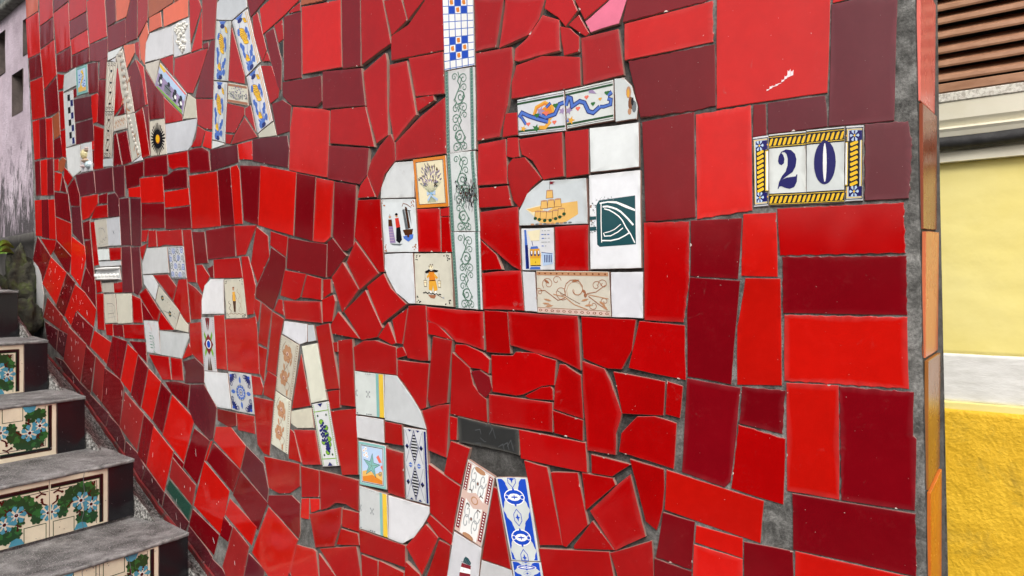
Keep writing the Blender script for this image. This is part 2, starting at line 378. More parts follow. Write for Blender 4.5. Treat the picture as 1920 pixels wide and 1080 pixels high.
        for x, y in ((.25, .36), (.68, .62)):
            for k in range(6): p.ell(x + .045 * math.cos(k), y + .1 * math.sin(k), .024, .05, 'teal', 6)
            p.ell(x, y, .025, .05, 'ochre', 6)
        for k in range(7): p.ell(.42 + .03 * k, .86 - .03 * k, .012, .022, 'navy', 5); p.ell(.78 + .025 * k, .5 + .03 * math.sin(k), .01, .02, 'grey', 5)
    elif d == 'plant':
        p.line([(.52, .2), (.5, .88)], .008, 'sage'); p.line([(.25, .12), (.35, .06), (.45, .16), (.5, .3)], .014, 'pink'); p.line([(.5, .3), (.62, .14), (.74, .12), (.82, .26)], .012, 'blush')
        for k in range(12):
            y = .38 + .045 * k; p.leaf(.51, y, (.35 if k % 2 else math.pi - .35) + .4, .22, .045, 'sage' if k % 3 else 'lgrey')
        p.line([(.4, .96), (.68, .96)], .008, 'grey')
    elif d == 'man':
        corners(p, 'black', r)
        p.ell(.46, .25, .05, .045, 'tan', 8); p.rect(.42, .2, .52, .23, 'brown'); p.poly([(.4, .33), (.53, .32), (.55, .56), (.4, .56)], 'ochre'); p.poly([(.4, .56), (.55, .56), (.5, .84), (.42, .84)], 'dbrown'); p.line([(.54, .4), (.6, .52)], .016, 'brown'); p.line([(.4, .4), (.38, .55)], .016, 'brown')
        p.wave(.7, .25, .74, .85, .06, 2.5, .008, 'brown'); p.wave(.82, .35, .8, .85, .03, 2, .008, 'tan'); p.wave(.22, .55, .24, .85, .05, 2, .012, 'dbrown'); p.wave(.15, .87, .9, .9, .015, 4, .01, 'brown')
    elif d == 'leaf':
        for x in (.32, .68):
            p.poly([(.5, .0), (x, .02), (x * .3 + .35, .25)], 'maroon'); p.poly([(.5, .98), (x, .98), (x * .3 + .35, .72)], 'dbrown')
        p.line([(.5, .0), (.5, .26)], .01, 'dbrown')
        for sx in (-1, 1):
            p.poly([(.5 + sx * .08, .42), (.5 + sx * .3, .26), (.5 + sx * .34, .34), (.5 + sx * .2, .46)], 'lime'); p.poly([(.5 + sx * .08, .58), (.5 + sx * .3, .74), (.5 + sx * .34, .66), (.5 + sx * .2, .54)], 'lime')
            p.line([(.5 + sx * .14, .43), (.5 + sx * .3, .3)], .008, 'green')
            for k in range(7): p.ell(.5 + sx * .42, .06 + k * .035, .03, .006, 'grey', 5); p.ell(.5 + sx * .42, .72 + k * .035, .03, .006, 'grey', 5)
        p.poly([(.5, .3), (.86, .5), (.5, .7), (.14, .5)], 'maroon'); p.ell(.5, .5, .2, .085, 'white', 12); p.ell(.5, .5, .14, .07, 'cobalt', 12)
    elif d == 'brown':
        p.line([(.86, .02), (.86, .99)], .006, 'brown')
        for k in range(22): p.ell(.93, .03 + k * .045, .03, .009, 'brown', 5); p.ell(.05, .03 + k * .045, .02, .008, 'rust', 5)
        for x, y, q in ((.45, .26, .2), (.4, .7, .18)):
            for k in range(6): p.ell(x + q * .75 * math.cos(k * 1.05), y + q * .5 * math.sin(k * 1.05), q * .55, q * .32, 'tan', 8)
            p.ell(x, y, q * .35, q * .2, 'blush', 8); p.ell(x, y, q * .16, q * .1, 'brown', 7)
        p.wave(.3, .06, .62, .96, .2, 2, .008, 'brown'); p.wave(.6, .1, .5, .92, .16, 2.4, .006, 'rust', 2)
        for x, y, a in ((.72, .3, 2.), (.3, .45, .8), (.7, .55, 2.4), (.65, .85, 1.2), (.3, .12, .5)): p.leaf(x, y, a, .16, .09, 'tan')
    elif d == 'berry':
        for x in (.09, .91): p.line([(x, .02), (x, .98)], .012, 'lime')
        for k in range(30): p.ell(.03, .02 + k * .033, .018, .008, 'dgreen', 5); p.ell(.97, .02 + k * .033, .018, .008, 'dgreen', 5)
        for y in (.13, .88): p.line([(.06, y), (.94, y)], .012, 'lime'); p.poly([(.35, .99 if y > .5 else .01), (.65, .99 if y > .5 else .01), (.5, .93 if y > .5 else .07)], 'navy')
        for x, y in ((.25, .2), (.75, .2), (.25, .82), (.75, .82)): p.ell(x, y, .05, .02, 'dgreen', 6)
        for x, y in ((.4, .3), (.62, .4), (.6, .5), (.35, .62), (.7, .58), (.5, .78), (.66, .66)): p.ell(x, y, .14, .045, 'green', 9); p.ell(x, y, .11, .034, 'lime', 9)
        for k in range(26):
            a = k * 2.4; q = .024 * math.sqrt(k); p.ell(.46 + q * 1.7 * math.cos(a), .49 + q * 1.5 * math.sin(a), .06, .022, 'navy', 8)
        for k in range(12):
            a = k * 2.4; q = .022 * math.sqrt(k); p.ell(.56 + q * 1.6 * math.cos(a), .7 + q * math.sin(a), .06, .022, 'navy', 8)
    elif d == 'cobalt':
        for k in range(12):
            a = TAU * k / 12; p.ell(.5 + .16 * math.cos(a), .5 + .15 * math.sin(a), .045, .04, 'azure', 6)
        p.spiral(.5, .5, .2, .2, 0, 1, .014, 'grey'); p.ell(.5, .5, .1, .095, 'azure', 12); p.ell(.5, .5, .075, .07, 'lgrey', 10); p.ell(.5, .5, .025, .022, 'navy', 6)
        for sx in (-1, 1):
            for sy in (-1, 1):
                cx, cy = .5 + sx * .4, .5 + sy * .41
                for k in range(6): p.leaf(cx, cy, math.atan2(-sy, -sx) - 1. + k * .4, .2, .07, 'navy')
                p.spiral(cx - sx * .2, cy, .02, .07, k, 1.4, .02, 'navy'); p.spiral(cx, cy - sy * .22, .02, .07, k, -1.4, .02, 'navy'); p.ell(cx, cy, .05, .04, 'cobalt', 7)
            p.leaf(.5 + sx * .24, .5, 0 if sx > 0 else math.pi, .2, .12, 'azure'); p.leaf(.5, .5 + sx * .22, sx * math.pi / 2, .2, .1, 'azure')
    elif d == 'star':
        p.frame(.04, .05, 'aqua', .035); p.frame(.1, .014, 'teal', .08); p.rect(.13, .1, .87, .9, 'pale'); p.poly([(.13, .68), (.35, .62), (.6, .7), (.87, .6), (.87, .9), (.13, .9)], 'sand'); p.poly([(.13, .8), (.5, .72), (.87, .82), (.87, .9), (.13, .9)], 'orange')
        pts = []
        for k in range(10):
            a = -1.45 + TAU * k / 10; q = (.33 if k % 2 == 0 else .12)
            pts.append((.48 + q * math.cos(a), .52 + q * .92 * math.sin(a)))
        p.poly(pts, 'teal'); p.poly([(.48 + (x - .48) * .88, .52 + (y - .52) * .88) for x, y in pts], 'aqua')
        for k in range(5):
            a = -1.45 + TAU * k / 5; p.line([(.48, .52), (.48 + .22 * math.cos(a), .52 + .2 * math.sin(a))], .016, 'sage')
        for x, y in ((.2, .2), (.28, .15), (.3, .25), (.22, .3), (.32, .32)): p.ell(x, y, .05, .04, 'white', 8); p.ell(x, y, .03, .022, 'blush', 6)
        p.poly([(.66, .3), (.74, .24), (.86, .4), (.76, .42)], 'salmon'); p.poly([(.8, .5), (.88, .46), (.88, .6)], 'salmon'); p.spiral(.79, .66, .02, .06, 0, 1.5, .016, 'grey')
    elif d == 'stripe':
        p.rect(.74, .0, .82, 1, 'aqua'); p.rect(.84, .0, .985, 1, 'yellow'); p.line([(.83, .01), (.83, .99)], .008, 'grey')
        for x, y in ((.46, .5), (.02, .5)):
            for a in (.8, 2.3, 3.9, 5.5): p.ell(x + .07 * math.cos(a), y + .08 * math.sin(a), .03, .026, 'lgrey', 6)
            p.line([(x - .05, y - .06), (x + .05, y + .06)], .01, 'grey'); p.line([(x + .05, y - .06), (x - .05, y + .06)], .01, 'grey')
        for x in (.4, .47, .54, .06): p.ell(x, .96, .025, .016, 'grey', 6); p.ell(x, .035, .025, .016, 'lgrey', 6)
    elif d == 'mosaic':
        nx, ny = 5, 13
        p.rect(0, 0, 1, 1, 'azure')
        for j in range(ny):
            for i in range(nx):
                c = 'white'
                jj = (j - 2) % 7
                if jj in (0, 2, 4) and False: pass
                k = {0: {1: 'orange', 2: 'cobalt', 3: 'orange'}, 1: {1: 'cobalt', 2: 'orange', 3: 'cobalt'}, 5: {1: 'cobalt', 2: 'orange', 3: 'cobalt'}, 6: {1: 'orange', 2: 'cobalt', 3: 'orange'}}
                k = [{1: 'orange', 2: 'cobalt', 3: 'orange'}, {1: 'cobalt', 2: 'orange', 3: 'cobalt'}, {}, {}, {}, {1: 'cobalt', 2: 'orange', 3: 'cobalt'}, {1: 'orange', 2: 'cobalt', 3: 'orange'}, {1: 'cobalt', 2: 'orange', 3: 'cobalt'}, {}]
                rowmap = {0: 0, 1: 1, 2: 2, 3: 3, 4: 4, 5: 5, 6: 6, 7: 7, 8: 8}
                c = k[min(j, 8)].get(i, 'white') if j < 9 else 'white'
                u0, u1, v0, v1 = i / nx, (i + 1) / nx, j / 9.2, (j + 1) / 9.2
                if v0 > .99: continue
                v1 = min(v1, .998); g = .014; h = .006
                p.rect(u0 + g, v0 + h, u1 - g, v1 - h, 'white' if c == 'orange' else c)
                if c == 'orange': p.poly([(u0 + .05, v0 + .022), (u1 - .06, v0 + .018), (u1 - .045, v1 - .03), (u1 - .08, v1 - .02), (u0 + .06, v1 - .022), (u0 + .04, v0 + .05)], 'orange')
    elif d in ('green', 'greenw'):
        for x in (.055, .9): p.rect(x - .045, .0, x + .045, 1, 'sage')
        p.line([(.11, 0), (.11, 1)], .006, 'teal'); p.line([(.845, 0), (.845, 1)], .005, 'teal')
        for k in range(24):
            y = .02 + k * .042; p.spiral(.055, y, .008, .016, 0, 1, .006, 'teal', 1.6); p.spiral(.9, y, .008, .016, 0, 1, .006, 'teal', 1.6)
        acanthus(p, .16, .02, .64, .5, 'sage', .0085); acanthus(p, .16, .5, .64, .49, 'sage', .0085, -1)
        acanthus(p, .18, .025, .62, .5, 'dgreen', .003); acanthus(p, .18, .505, .62, .49, 'dgreen', .003, -1)
        if d == 'greenw':
            for k in range(260):
                a = r.gauss(.66, .2); b = r.gauss(.52, .085); p.ell(min(.97, max(.2, a)), b, .035 * r.random() + .008, .012 * r.random() + .003, r.choice(('black', 'slate', 'dbrown', 'grey', 'sage')), 6, r.random() * 3)
    elif d == 'lavender':
        p.frame(.05, .062, 'orange', .038); p.frame(.098, .01, 'dbrown', .072); p.rect(.11, .08, .89, .92, 'cream')
        for k in range(150):
            a = -math.pi / 2 + r.uniform(-1.25, 1.25); q = r.uniform(.12, .43)
            x, y = .5 + q * .82 * math.sin(a + math.pi / 2), .66 - q * 1.2 * math.cos(a + math.pi / 2)
            if y < .13: continue
            p.leaf(x, y, a + r.uniform(-.3, .3), .075, .022, r.choice(('lav', 'lav', 'grey', 'mauve', 'dbrown')))
        for k in range(14): p.line([(.5 + (k - 6.5) * .006, .72), (.5 + (k - 6.5) * .05, .5)], .005, 'sage')
        for k in range(10): p.line([(.5 + (k - 4.5) * .006, .72), (.5 + (k - 4.5) * .028, .9)], .008, 'sage')
        p.poly([(.47, .72), (.36, .67), (.37, .76)], 'pale'); p.poly([(.5, .72), (.63, .66), (.62, .76)], 'pale'); p.poly([(.47, .73), (.36, .85), (.4, .87), (.5, .76)], 'pale'); p.poly([(.5, .74), (.7, .84), (.66, .88), (.5, .78)], 'pale'); p.ell(.5, .72, .04, .025, 'sky', 7)
    elif d in ('heart', 'heart2'):
        for y, w, c in ((.055, .012, 'black'), (.12, .055, 'dgreen'), (.885, .055, 'dgreen'), (.95, .012, 'black')): p.line([(.0, y), (1, y)], w, c)
        H = lambda x, y, s, c: (p.ell(x - s * .4, y, s * .55, s * .6, c, 8), p.ell(x + s * .4, y, s * .55, s * .6, c, 8), p.poly([(x - s * .9, y + s * .15), (x + s * .9, y + s * .15), (x, y + s * 1.5)], c))
        def star(x, y, s, c): p.poly([(x + s * (1 if k % 2 == 0 else .45) * math.cos(-1.2 + k * TAU / 10), y + s * 1.25 * (1 if k % 2 == 0 else .45) * math.sin(-1.2 + k * TAU / 10)) for k in range(10)], c)
        if d == 'heart':
            p.line([(.36, .5), (.42, .3), (.6, .22), (.75, .36), (.76, .55), (.64, .7)], .1, 'ochre'); p.line([(.38, .5), (.44, .32), (.6, .24), (.72, .38)], .05, 'orange'); p.ell(.62, .48, .13, .16, 'orange', 10); p.line([(.45, .84), (.58, .86), (.7, .72)], .1, 'ochre')
            for a, c in ((0, 'navy'), (1, 'azure')):
                w = .12 - .05 * a
                p.line([(.03, .5), (.1, .38), (.25, .5), (.45, .62), (.65, .72)], w, c); p.line([(.45, .48), (.6, .6), (.8, .55), (.9, .32), (.99, .3)], w, c); p.line([(.08, .48), (.18, .72)], w * .7, c); p.line([(.62, .35), (.72, .25)], w * .7, c)
            star(.5, .42, .1, 'mauve'); star(.12, .82, .07, 'ochre'); H(.23, .7, .05, 'salmon'); H(.62, .48, .06, 'salmon'); H(.78, .74, .05, 'salmon'); H(.42, .5, .06, 'green'); H(.82, .32, .06, 'green'); star(.39, .85, .09, 'green'); star(.95, .5, .08, 'mauve')
        else:
            for a, c in ((0, 'navy'), (1, 'azure')):
                w = .12 - .05 * a
                p.line([(.0, .4), (.06, .2), (.12, .24), (.14, .45), (.3, .36), (.4, .42), (.48, .66), (.58, .72), (.72, .6)], w, c); p.line([(.72, .6), (.8, .62), (.94, .6), (.95, .48), (.88, .44)], w * .8, c); p.line([(.88, .36), (.97, .3)], w, c)
            star(.06, .54, .09, 'mauve'); star(.1, .8, .09, 'ochre'); H(.26, .52, .055, 'salmon'); H(.45, .28, .05, 'salmon'); H(.58, .48, .05, 'green'); H(.73, .4, .04, 'ochre'); H(.87, .28, .055, 'green'); p.poly([(.5, .14), (.58, .14), (.66, .26), (.5, .2)], 'mauve'); p.poly([(.0, .82), (.04, .7), (.06, .84)], 'azure')
    elif d == 'chip':
        p.ell(.62, .36, .11, .14, 'tan', 9); p.ell(.6, .38, .06, .1, 'ochre', 8); p.ell(.7, .62, .1, .16, 'brown', 9); p.ell(.85, .7, .1, .14, 'grey', 9); p.ell(.66, .8, .08, .08, 'tan', 8); p.ell(.78, .58, .06, .1, 'black', 7)
    elif d == 'sand':
        p.poly([(.1, .6), (.36, .52), (.4, .8), (.25, .8), (.16, .68)], 'cream'); p.poly([(.6, .53), (.86, .5), (.87, .78), (.7, .93), (.5, .97), (.32, .92), (.25, .84)], 'sand'); p.poly([(.12, .61), (.36, .55), (.36, .66), (.2, .68)], 'sand')
        for x, y in ((.46, .22), (.38, .44), (.48, .43), (.58, .42), (.29, .66), (.37, .67), (.46, .68), (.55, .66), (.63, .63)):
            p.poly([(x - .055, y + .18), (x - .045, y), (x + .045, y), (x + .055, y + .18)], 'brown'); p.poly([(x - .048, y + .17), (x - .039, y + .012), (x + .039, y + .012), (x + .048, y + .17)], 'sand'); p.ell(x, y + .01, .04, .02, 'tan', 8)
        for x, y in ((.25, .82), (.31, .85), (.39, .88), (.47, .88), (.55, .85), (.61, .82), (.67, .76)): p.ell(x, y, .028, .038, 'dgreen', 7)
        p.line([(.46, .2), (.46, .03)], .008, 'black'); p.poly([(.465, .03), (.54, .05), (.5, .075), (.53, .1), (.465, .095)], 'maroon')
        for k in range(10): p.ell(.2 + .06 * k + .02 * r.random(), .95, .03, .02, r.choice(('grey', 'tan')), 6)
    elif d == 'fan':
        p.poly([(.17, .3), (.2, .275), (.9, .255), (.905, .755), (.2, .765), (.15, .74), (.14, .33)], 'teal')
        p.poly([(.21, .30), (.37, .292), (.54, .30), (.72, .345), (.895, .395), (.895, .415), (.72, .375), (.54, .322), (.37, .305), (.22, .315)], 'white')
        p.line([(.27, .345), (.36, .345), (.45, .36), (.54, .38), (.62, .41), (.7, .455), (.76, .49), (.86, .557)], .018, 'white')
        p.line([(.3, .368), (.4, .385), (.5, .42), (.58, .455), (.65, .5), (.72, .576), (.81, .652), (.885, .74)], .012, 'white')
        p.line([(.24, .31), (.235, .5), (.24, .72)], .009, 'white'); p.line([(.25, .70), (.42, .705), (.58, .69), (.7, .66), (.79, .63)], .013, 'white'); p.line([(.28, .62), (.3, .655), (.42, .655), (.56, .62), (.66, .58)], .010, 'white'); p.line([(.3, .62), (.4, .61), (.5, .59), (.62, .54)], .008, 'white')
        for k in range(40): p.ell(r.uniform(.0, .14), r.uniform(.3, .62), .02 * r.random() + .005, .008, r.choice(('grey', 'brown', 'lgrey')), 5)
        for k in range(30): p.ell(r.uniform(.1, .5), r.uniform(.24, .29), .006, .014 * r.random(), 'grey', 4)
        p.rect(.0, .44, .14, .475, 'teal'); p.rect(.0, .55, .14, .59, 'teal')
    elif d == 'dutch':
        corners(p, 'rust', r)
        p.ell(.24, .33, .035, .03, 'tan', 8); p.poly([(.19, .34), (.24, .27), (.29, .34), (.24, .31)], 'lgrey'); p.poly([(.19, .38), (.29, .38), (.31, .51), (.18, .51)], 'dbrown'); p.poly([(.18, .51), (.31, .51), (.37, .82), (.2, .82)], 'mauve')
        for k in range(5): p.line([(.2 + .025 * k, .53), (.21 + .034 * k, .81)], .006, 'navy'); p.line([(.19, .57 + .05 * k), (.33, .57 + .05 * k)], .005, 'blush')
        p.ell(.44, .31, .035, .032, 'tan', 8); p.ell(.44, .285, .045, .025, 'black', 8); p.poly([(.39, .36), (.5, .35), (.53, .52), (.41, .54)], 'red'); p.poly([(.41, .54), (.53, .52), (.56, .76), (.48, .83), (.39, .78)], 'black')
        p.poly([(.62, .2), (.68, .2), (.76, .56), (.68, .58)], 'grey'); p.poly([(.7, .14), (.76, .16), (.82, .54), (.76, .56)], 'dbrown'); p.poly([(.78, .2), (.84, .22), (.86, .5)], 'grey'); p.line([(.64, .2), (.86, .22)], .008, 'black')
        for k in range(5): p.line([(.64 + .03 * k, .18), (.7 + .03 * k, .55)], .008, 'black')
        p.poly([(.6, .58), (.9, .56), (.86, .68), (.66, .68)], 'dbrown'); p.poly([(.6, .7), (.9, .66), (.88, .74), (.74, .8), (.62, .74)], 'azure'); p.rect(.72, .6, .78, .72, 'dbrown')
        p.poly([(.2, .83), (.58, .84), (.5, .87), (.28, .86)], 'grey'); p.line([(.62, .14), (.66, .08), (.76, .1), (.88, .16)], .012, 'brown')
    elif d == 'milk':
        corners(p, 'black', r)
        p.ell(.46, .27, .055, .045, 'cream', 8); p.wave(.4, .24, .52, .24, .03, 2, .01, 'dbrown'); p.poly([(.28, .36), (.4, .31), (.46, .34), (.54, .31), (.66, .33), (.62, .36), (.46, .37), (.32, .39)], 'black')
        p.poly([(.4, .36), (.54, .36), (.57, .52), (.4, .53)], 'orange'); p.poly([(.4, .38), (.33, .46), (.36, .48), (.42, .43)], 'ochre'); p.poly([(.54, .38), (.64, .46), (.6, .5), (.53, .43)], 'ochre'); p.poly([(.39, .53), (.58, .53), (.62, .7), (.52, .73), (.5, .62), (.46, .73), (.38, .7)], 'ochre'); p.line([(.4, .53), (.57, .52)], .016, 'dbrown')
        for x in (.43, .56): p.rect(x - .02, .72, x + .02, .8, 'white')
        for x in (.29, .67): p.line([(x, .38), (x, .52)], .006, 'dbrown'); p.poly([(x - .045, .52), (x + .045, .52), (x + .035, .65), (x - .035, .65)], 'dbrown'); p.poly([(x - .036, .53), (x + .036, .53), (x + .028, .64), (x - .028, .64)], 'cream'); p.line([(x - .03, .57), (x + .03, .57)], .01, 'tan')
        p.wave(.22, .76, .7, .79, .012, 5, .02, 'black'); p.poly([(.35, .8), (.58, .8), (.52, .87), (.42, .86)], 'rust'); p.line([(.58, .78), (.78, .86)], .008, 'dbrown'); p.ell(.76, .84, .03, .02, 'lgrey', 6)
    elif d == 'acanthus':
        for y in (.06, .93): p.rect(.01, y - .045, .99, y + .045, 'blush' if y > .5 else 'tan')
        p.line([(.01, .87), (.99, .87)], .012, 'rust')
        for k in range(12): p.ell(.05 + k * .082, .93, .024, .03, 'brown', 7); p.ell(.05 + k * .082, .93, .014, .018, 'blush', 6); p.ell(.05 + k * .082, .06, .014, .022, 'brown', 6)
        def sp(x, y, rr, a0, tu, w=.014, c='rust'): p.spiral(x, y, rr, rr * .2, a0, tu, w, c, .55)
        sp(.17, .3, .16, 2.4, 1.3); sp(.29, .22, .12, 0, -1); sp(.36, .5, .18, 1., 1.3); sp(.55, .42, .3, 2.6, 1.1, .018); sp(.56, .44, .26, 2.6, 1.1, .01, 'tan'); sp(.83, .32, .12, 0, -1.2); sp(.92, .28, .12, 3, 1.2); sp(.78, .76, .12, 4, -1.2); sp(.93, .66, .1, 2, 1.2); sp(.04, .5, .12, 2, 1.2)
        p.line([(.02, .48), (.12, .46), (.22, .58), (.3, .68), (.4, .62)], .018, 'rust'); p.line([(.24, .54), (.4, .6), (.52, .76), (.7, .86)], .022, 'tan'); p.line([(.3, .46), (.46, .62), (.6, .74)], .012, 'brown'); p.line([(.7, .5), (.82, .46), (.95, .3)], .016, 'rust'); p.line([(.7, .52), (.84, .56), (.98, .6)], .018, 'tan'); p.line([(.72, .56), (.86, .74), (.96, .84)], .02, 'rust')
        for x, y, a in ((.1, .66, .4), (.08, .76, .2), (.12, .84, -.3), (.64, .4, 1.2), (.68, .48, 1.6), (.62, .68, -.6), (.66, .78, -.3), (.86, .66, .9), (.9, .74, 1.1), (.5, .24, -.4), (.12, .2, 1.)): p.leaf(x, y, a, .12, .05, 'tan' if y > .5 else 'rust')
    elif d == 'tram':
        p.poly([(.1, .04), (.16, .04), (.2, .5), (.22, .96), (.12, .97)], 'azure'); p.poly([(.12, .4), (.2, .4), (.23, .96), (.14, .96)], 'navy')
        for k in range(14): p.rect(.62 + .09 * (k % 3) + r.random() * .03, .06 + .075 * (k // 3) * 1.2, .68 + .09 * (k % 3) + r.random() * .03, .08 + .075 * (k // 3) * 1.2, r.choice(('grey', 'lgrey', 'azure')))
        p.poly([(.62, .58), (.97, .6), (.96, .86), (.66, .9)], 'pale')
        for k in range(5): p.rect(.7 + .05 * k, .64, .725 + .05 * k, .82, 'navy')
        p.line([(.62, .58), (.95, .62)], .014, 'navy')
        p.poly([(.3, .44), (.5, .43), (.54, .5), (.27, .51)], 'azure'); p.poly([(.26, .5), (.56, .49), (.6, .64), (.58, .88), (.26, .88)], 'ochre'); p.poly([(.26, .72), (.59, .72), (.58, .88), (.26, .88)], 'yellow')
        for x in (.31, .42, .53): p.ell(x, .6, .04, .07, 'navy', 8); p.rect(x - .015, .54, x + .025, .62, 'white')
        p.rect(.27, .88, .6, .9, 'black'); p.poly([(.28, .92), (.56, .92), (.58, .98), (.24, .98)], 'azure'); p.line([(.36, .42), (.32, .25)], .014, 'navy'); p.ell(.43, .81, .012, .018, 'black', 6)
        p.poly([(.2, .08), (.6, .04), (.56, .3), (.3, .3)], 'cream')
    elif d == 'diamond':
        p.line([(.03, .02), (.03, .98)], .012, 'grey'); p.rect(.9, .02, .985, .98, 'navy'); p.line([(.86, .02), (.86, .98)], .006, 'grey')
        for a, b in ((.04, .47), (.53, .96)):
            m = (a + b) / 2
            p.line([(.46, a), (.64, m), (.46, b), (.28, m), (.46, a)], .007, 'navy')
            for k in range(9):
                t = .13 + k * .095; y = a + (b - a) * t; q = .155 * (1 - abs(2 * t - 1))
                p.rect(.46 - q, y - .01, .46 + q, y + .011, 'black')
            for x in (.15, .76): p.poly([(x, m - .04), (x + .08, m), (x, m + .04), (x - .08, m)], 'navy'); p.poly([(x, m - .01), (x + .06, m + .004), (x, m + .03), (x - .06, m + .004)], 'black')
            for x in (.1, .82): p.line([(x, a), (.46, b + .02)], .005, 'navy'); p.line([(x, b), (.46, a - .02)], .005, 'navy')
        for x in (.28, .64):
            p.poly([(x - .09, .495), (x, .465), (x + .09, .495)], 'azure'); p.poly([(x - .09, .51), (x, .54), (x + .09, .51)], 'azure')
            for y, q in ((.02, .03), (.98, -.03)): p.poly([(x - .08, y), (x + .08, y), (x, y + q)], 'navy')
    elif d == 'rose':
        p.rect(.02, .01, .98, .99, 'blush'); p.rect(.2, .02, .8, .98, 'white')
        for x in (.1, .9):
            p.rect(x - .06, .03, x + .06, .4, 'maroon'); p.rect(x - .06, .52, x + .06, .94, 'maroon')
            for k in range(10): p.ell(x, .05 + k * .037, .032, .011, 'white', 6); p.ell(x, .545 + k * .04, .032, .011, 'white', 6)
        for y in (.22, .72):
            p.ell(.5, y, .05, .03, 'lgrey', 8)
            for sx in (-1, 1):
                for sy in (-1, 1): p.spiral(.5 + sx * .16, y + sy * .075, .12, .03, sx + sy, sx * 1.1, .014, 'lgrey')
            p.ell(.5, y, .03, .02, 'brown', 6)
        p.poly([(.0, .44), (.3, .4), (.5, .35), (.7, .4), (1., .46), (.7, .53), (.5, .57), (.3, .52)], 'blush'); p.ell(.5, .46, .13, .055, 'tan', 10); p.ell(.5, .46, .09, .04, 'blush', 9)
        for sx in (-1, 1):
            for y in (.36, .56): p.line([(.5 + sx * .26, y), (.5 + sx * .16, y - .01), (.5 + sx * .14, y + .02)], .014, 'dbrown')
        p.ell(.5, .97, .2, .04, 'tan', 9); p.ell(.5, .04, .2, .04, 'tan', 9)
    elif d == 'light':
        p.poly([(.52, .42), (.62, .45), (.72, .55), (.7, .62), (.45, .58), (.47, .5)], 'teal')
        for k in range(5): p.line([(.48 + .05 * k, .46 + .02 * k), (.46 + .05 * k, .6)], .01, 'grey')
        p.line([(.4, .57), (.74, .64)], .014, 'grey')
        for k, (y0, y1) in enumerate(((.6, .7), (.7, .83), (.83, .93), (.93, 1.))):
            w0, w1 = .15 + .09 * (y0 - .6), .15 + .09 * (y1 - .6)
            p.poly([(.57 - w0, y0), (.57 + w0, y0 + .03), (.57 + w1, min(1, y1 + .03)), (.57 - w1, y1)], 'maroon' if k % 2 == 0 else 'white')
        p.ell(.52, .77, .012, .012, 'black', 6)
    elif d == 'bluewhite':
        for sx in (-1, 1):
            L = []; n = 40
            for k in range(n + 1):
                v = .015 + .97 * k / n; ph = TAU * (v / .485)
                q = .34 + .13 * math.cos(ph + 1.3) - .045 * abs(math.sin(2.5 * ph)); L.append((.5 + sx * max(.16, q - .02), v))
            p.poly([(.5 + sx * .44, .015)] + L + [(.5 + sx * .44, .985)], 'cobalt')
        for y in (.235, .72):
            p.ell(.5, y, .33, .1, 'white', 16); p.ell(.5, y, .3, .088, 'cobalt', 16); p.ell(.5, y, .2, .045, 'white', 12); p.ell(.5, y, .13, .01, 'cobalt', 6); p.ell(.5, y, .02, .03, 'cobalt', 6)
            for sx in (-1, 1): p.ell(.5 + sx * .25, y, .075, .03, 'white', 8); p.ell(.5 + sx * .25, y, .055, .022, 'cobalt', 8)
            p.ell(.5, y - .085, .035, .03, 'cobalt', 6); p.ell(.5, y + .085, .035, .03, 'cobalt', 6)
        for y in (.02, .48, .96):
            p.line([(.5, y - .1), (.62, y - .04), (.62, y + .04), (.5, y + .1), (.38, y + .04), (.38, y - .04), (.5, y - .1)], .008, 'cobalt')
            p.poly([(.5, y - .05), (.53, y - .01), (.58, y), (.53, y + .01), (.5, y + .05), (.47, y + .01), (.42, y), (.47, y - .01)], 'cobalt')
    elif d in ('plate2', 'plate0'):
        rope(p, 0, .02, 1, .2, False); rope(p, 0, .83, 1, 1., False)
        if d == 'plate2':
            F = lambda pts: [((x - 320) / 430, (y - 155 + (x - 535) * .075) / 829) for x, y in pts]
            out = F([(428, 480), (437, 425), (468, 372), (520, 347), (580, 354), (625, 398), (641, 460), (630, 540), (595, 605), (530, 650), (478, 690), (462, 712), (480, 690), (530, 668), (590, 660), (630, 652), (642, 628), (650, 632), (642, 715), (612, 775), (560, 797), (505, 786), (462, 768), (442, 776), (430, 802), (421, 802), (436, 725), (470, 655), (515, 600), (538, 530), (541, 455), (528, 400), (508, 378), (480, 378), (468, 388), (490, 410), (503, 455), (497, 505), (468, 528), (440, 515)])
            p.poly(out, 'navy2')
        else:
            p.ell(.49, .455, .285, .29, 'navy2', 28); p.ell(.49, .455, .05, .262, 'white', 14)
    elif d in ('plateL', 'plateR'):
        p.frame(.05, .01, 'black', .03); p.frame(.1, .008, 'yellow', .05)
        p.rect(.2, .065, .8, .935, 'black'); p.rect(.2, .065, .92, .195, 'navy2'); p.rect(.2, .805, .92, .935, 'navy2')
        L = d == 'plateL'
        rope(p, .24, .2, .72, .8, True)
        for y in (.13, .87):
            p.flower(.43 if L else .5, y, .085, 6, 'pale', 'yellow', 3.2); p.ell(.95 if L else .07, y, .05, .014, 'ochre', 6)
        x0, x1 = (.74, 1.) if L else (.0, .2)
        p.rect(x0, .2, x1, .8, 'black'); p.rect(x0 + (.06 if L else 0), .215, x1 - (0 if L else .06), .785, 'yellow'); p.rect(x0 + (.12 if L else 0), .225, x1 - (0 if L else .1), .775, 'white')
    return p
INK['slate'] = lin('#45484a'); INK['rope'] = lin('#f0bf1e'); INK['navy2'] = lin('#100b5e')

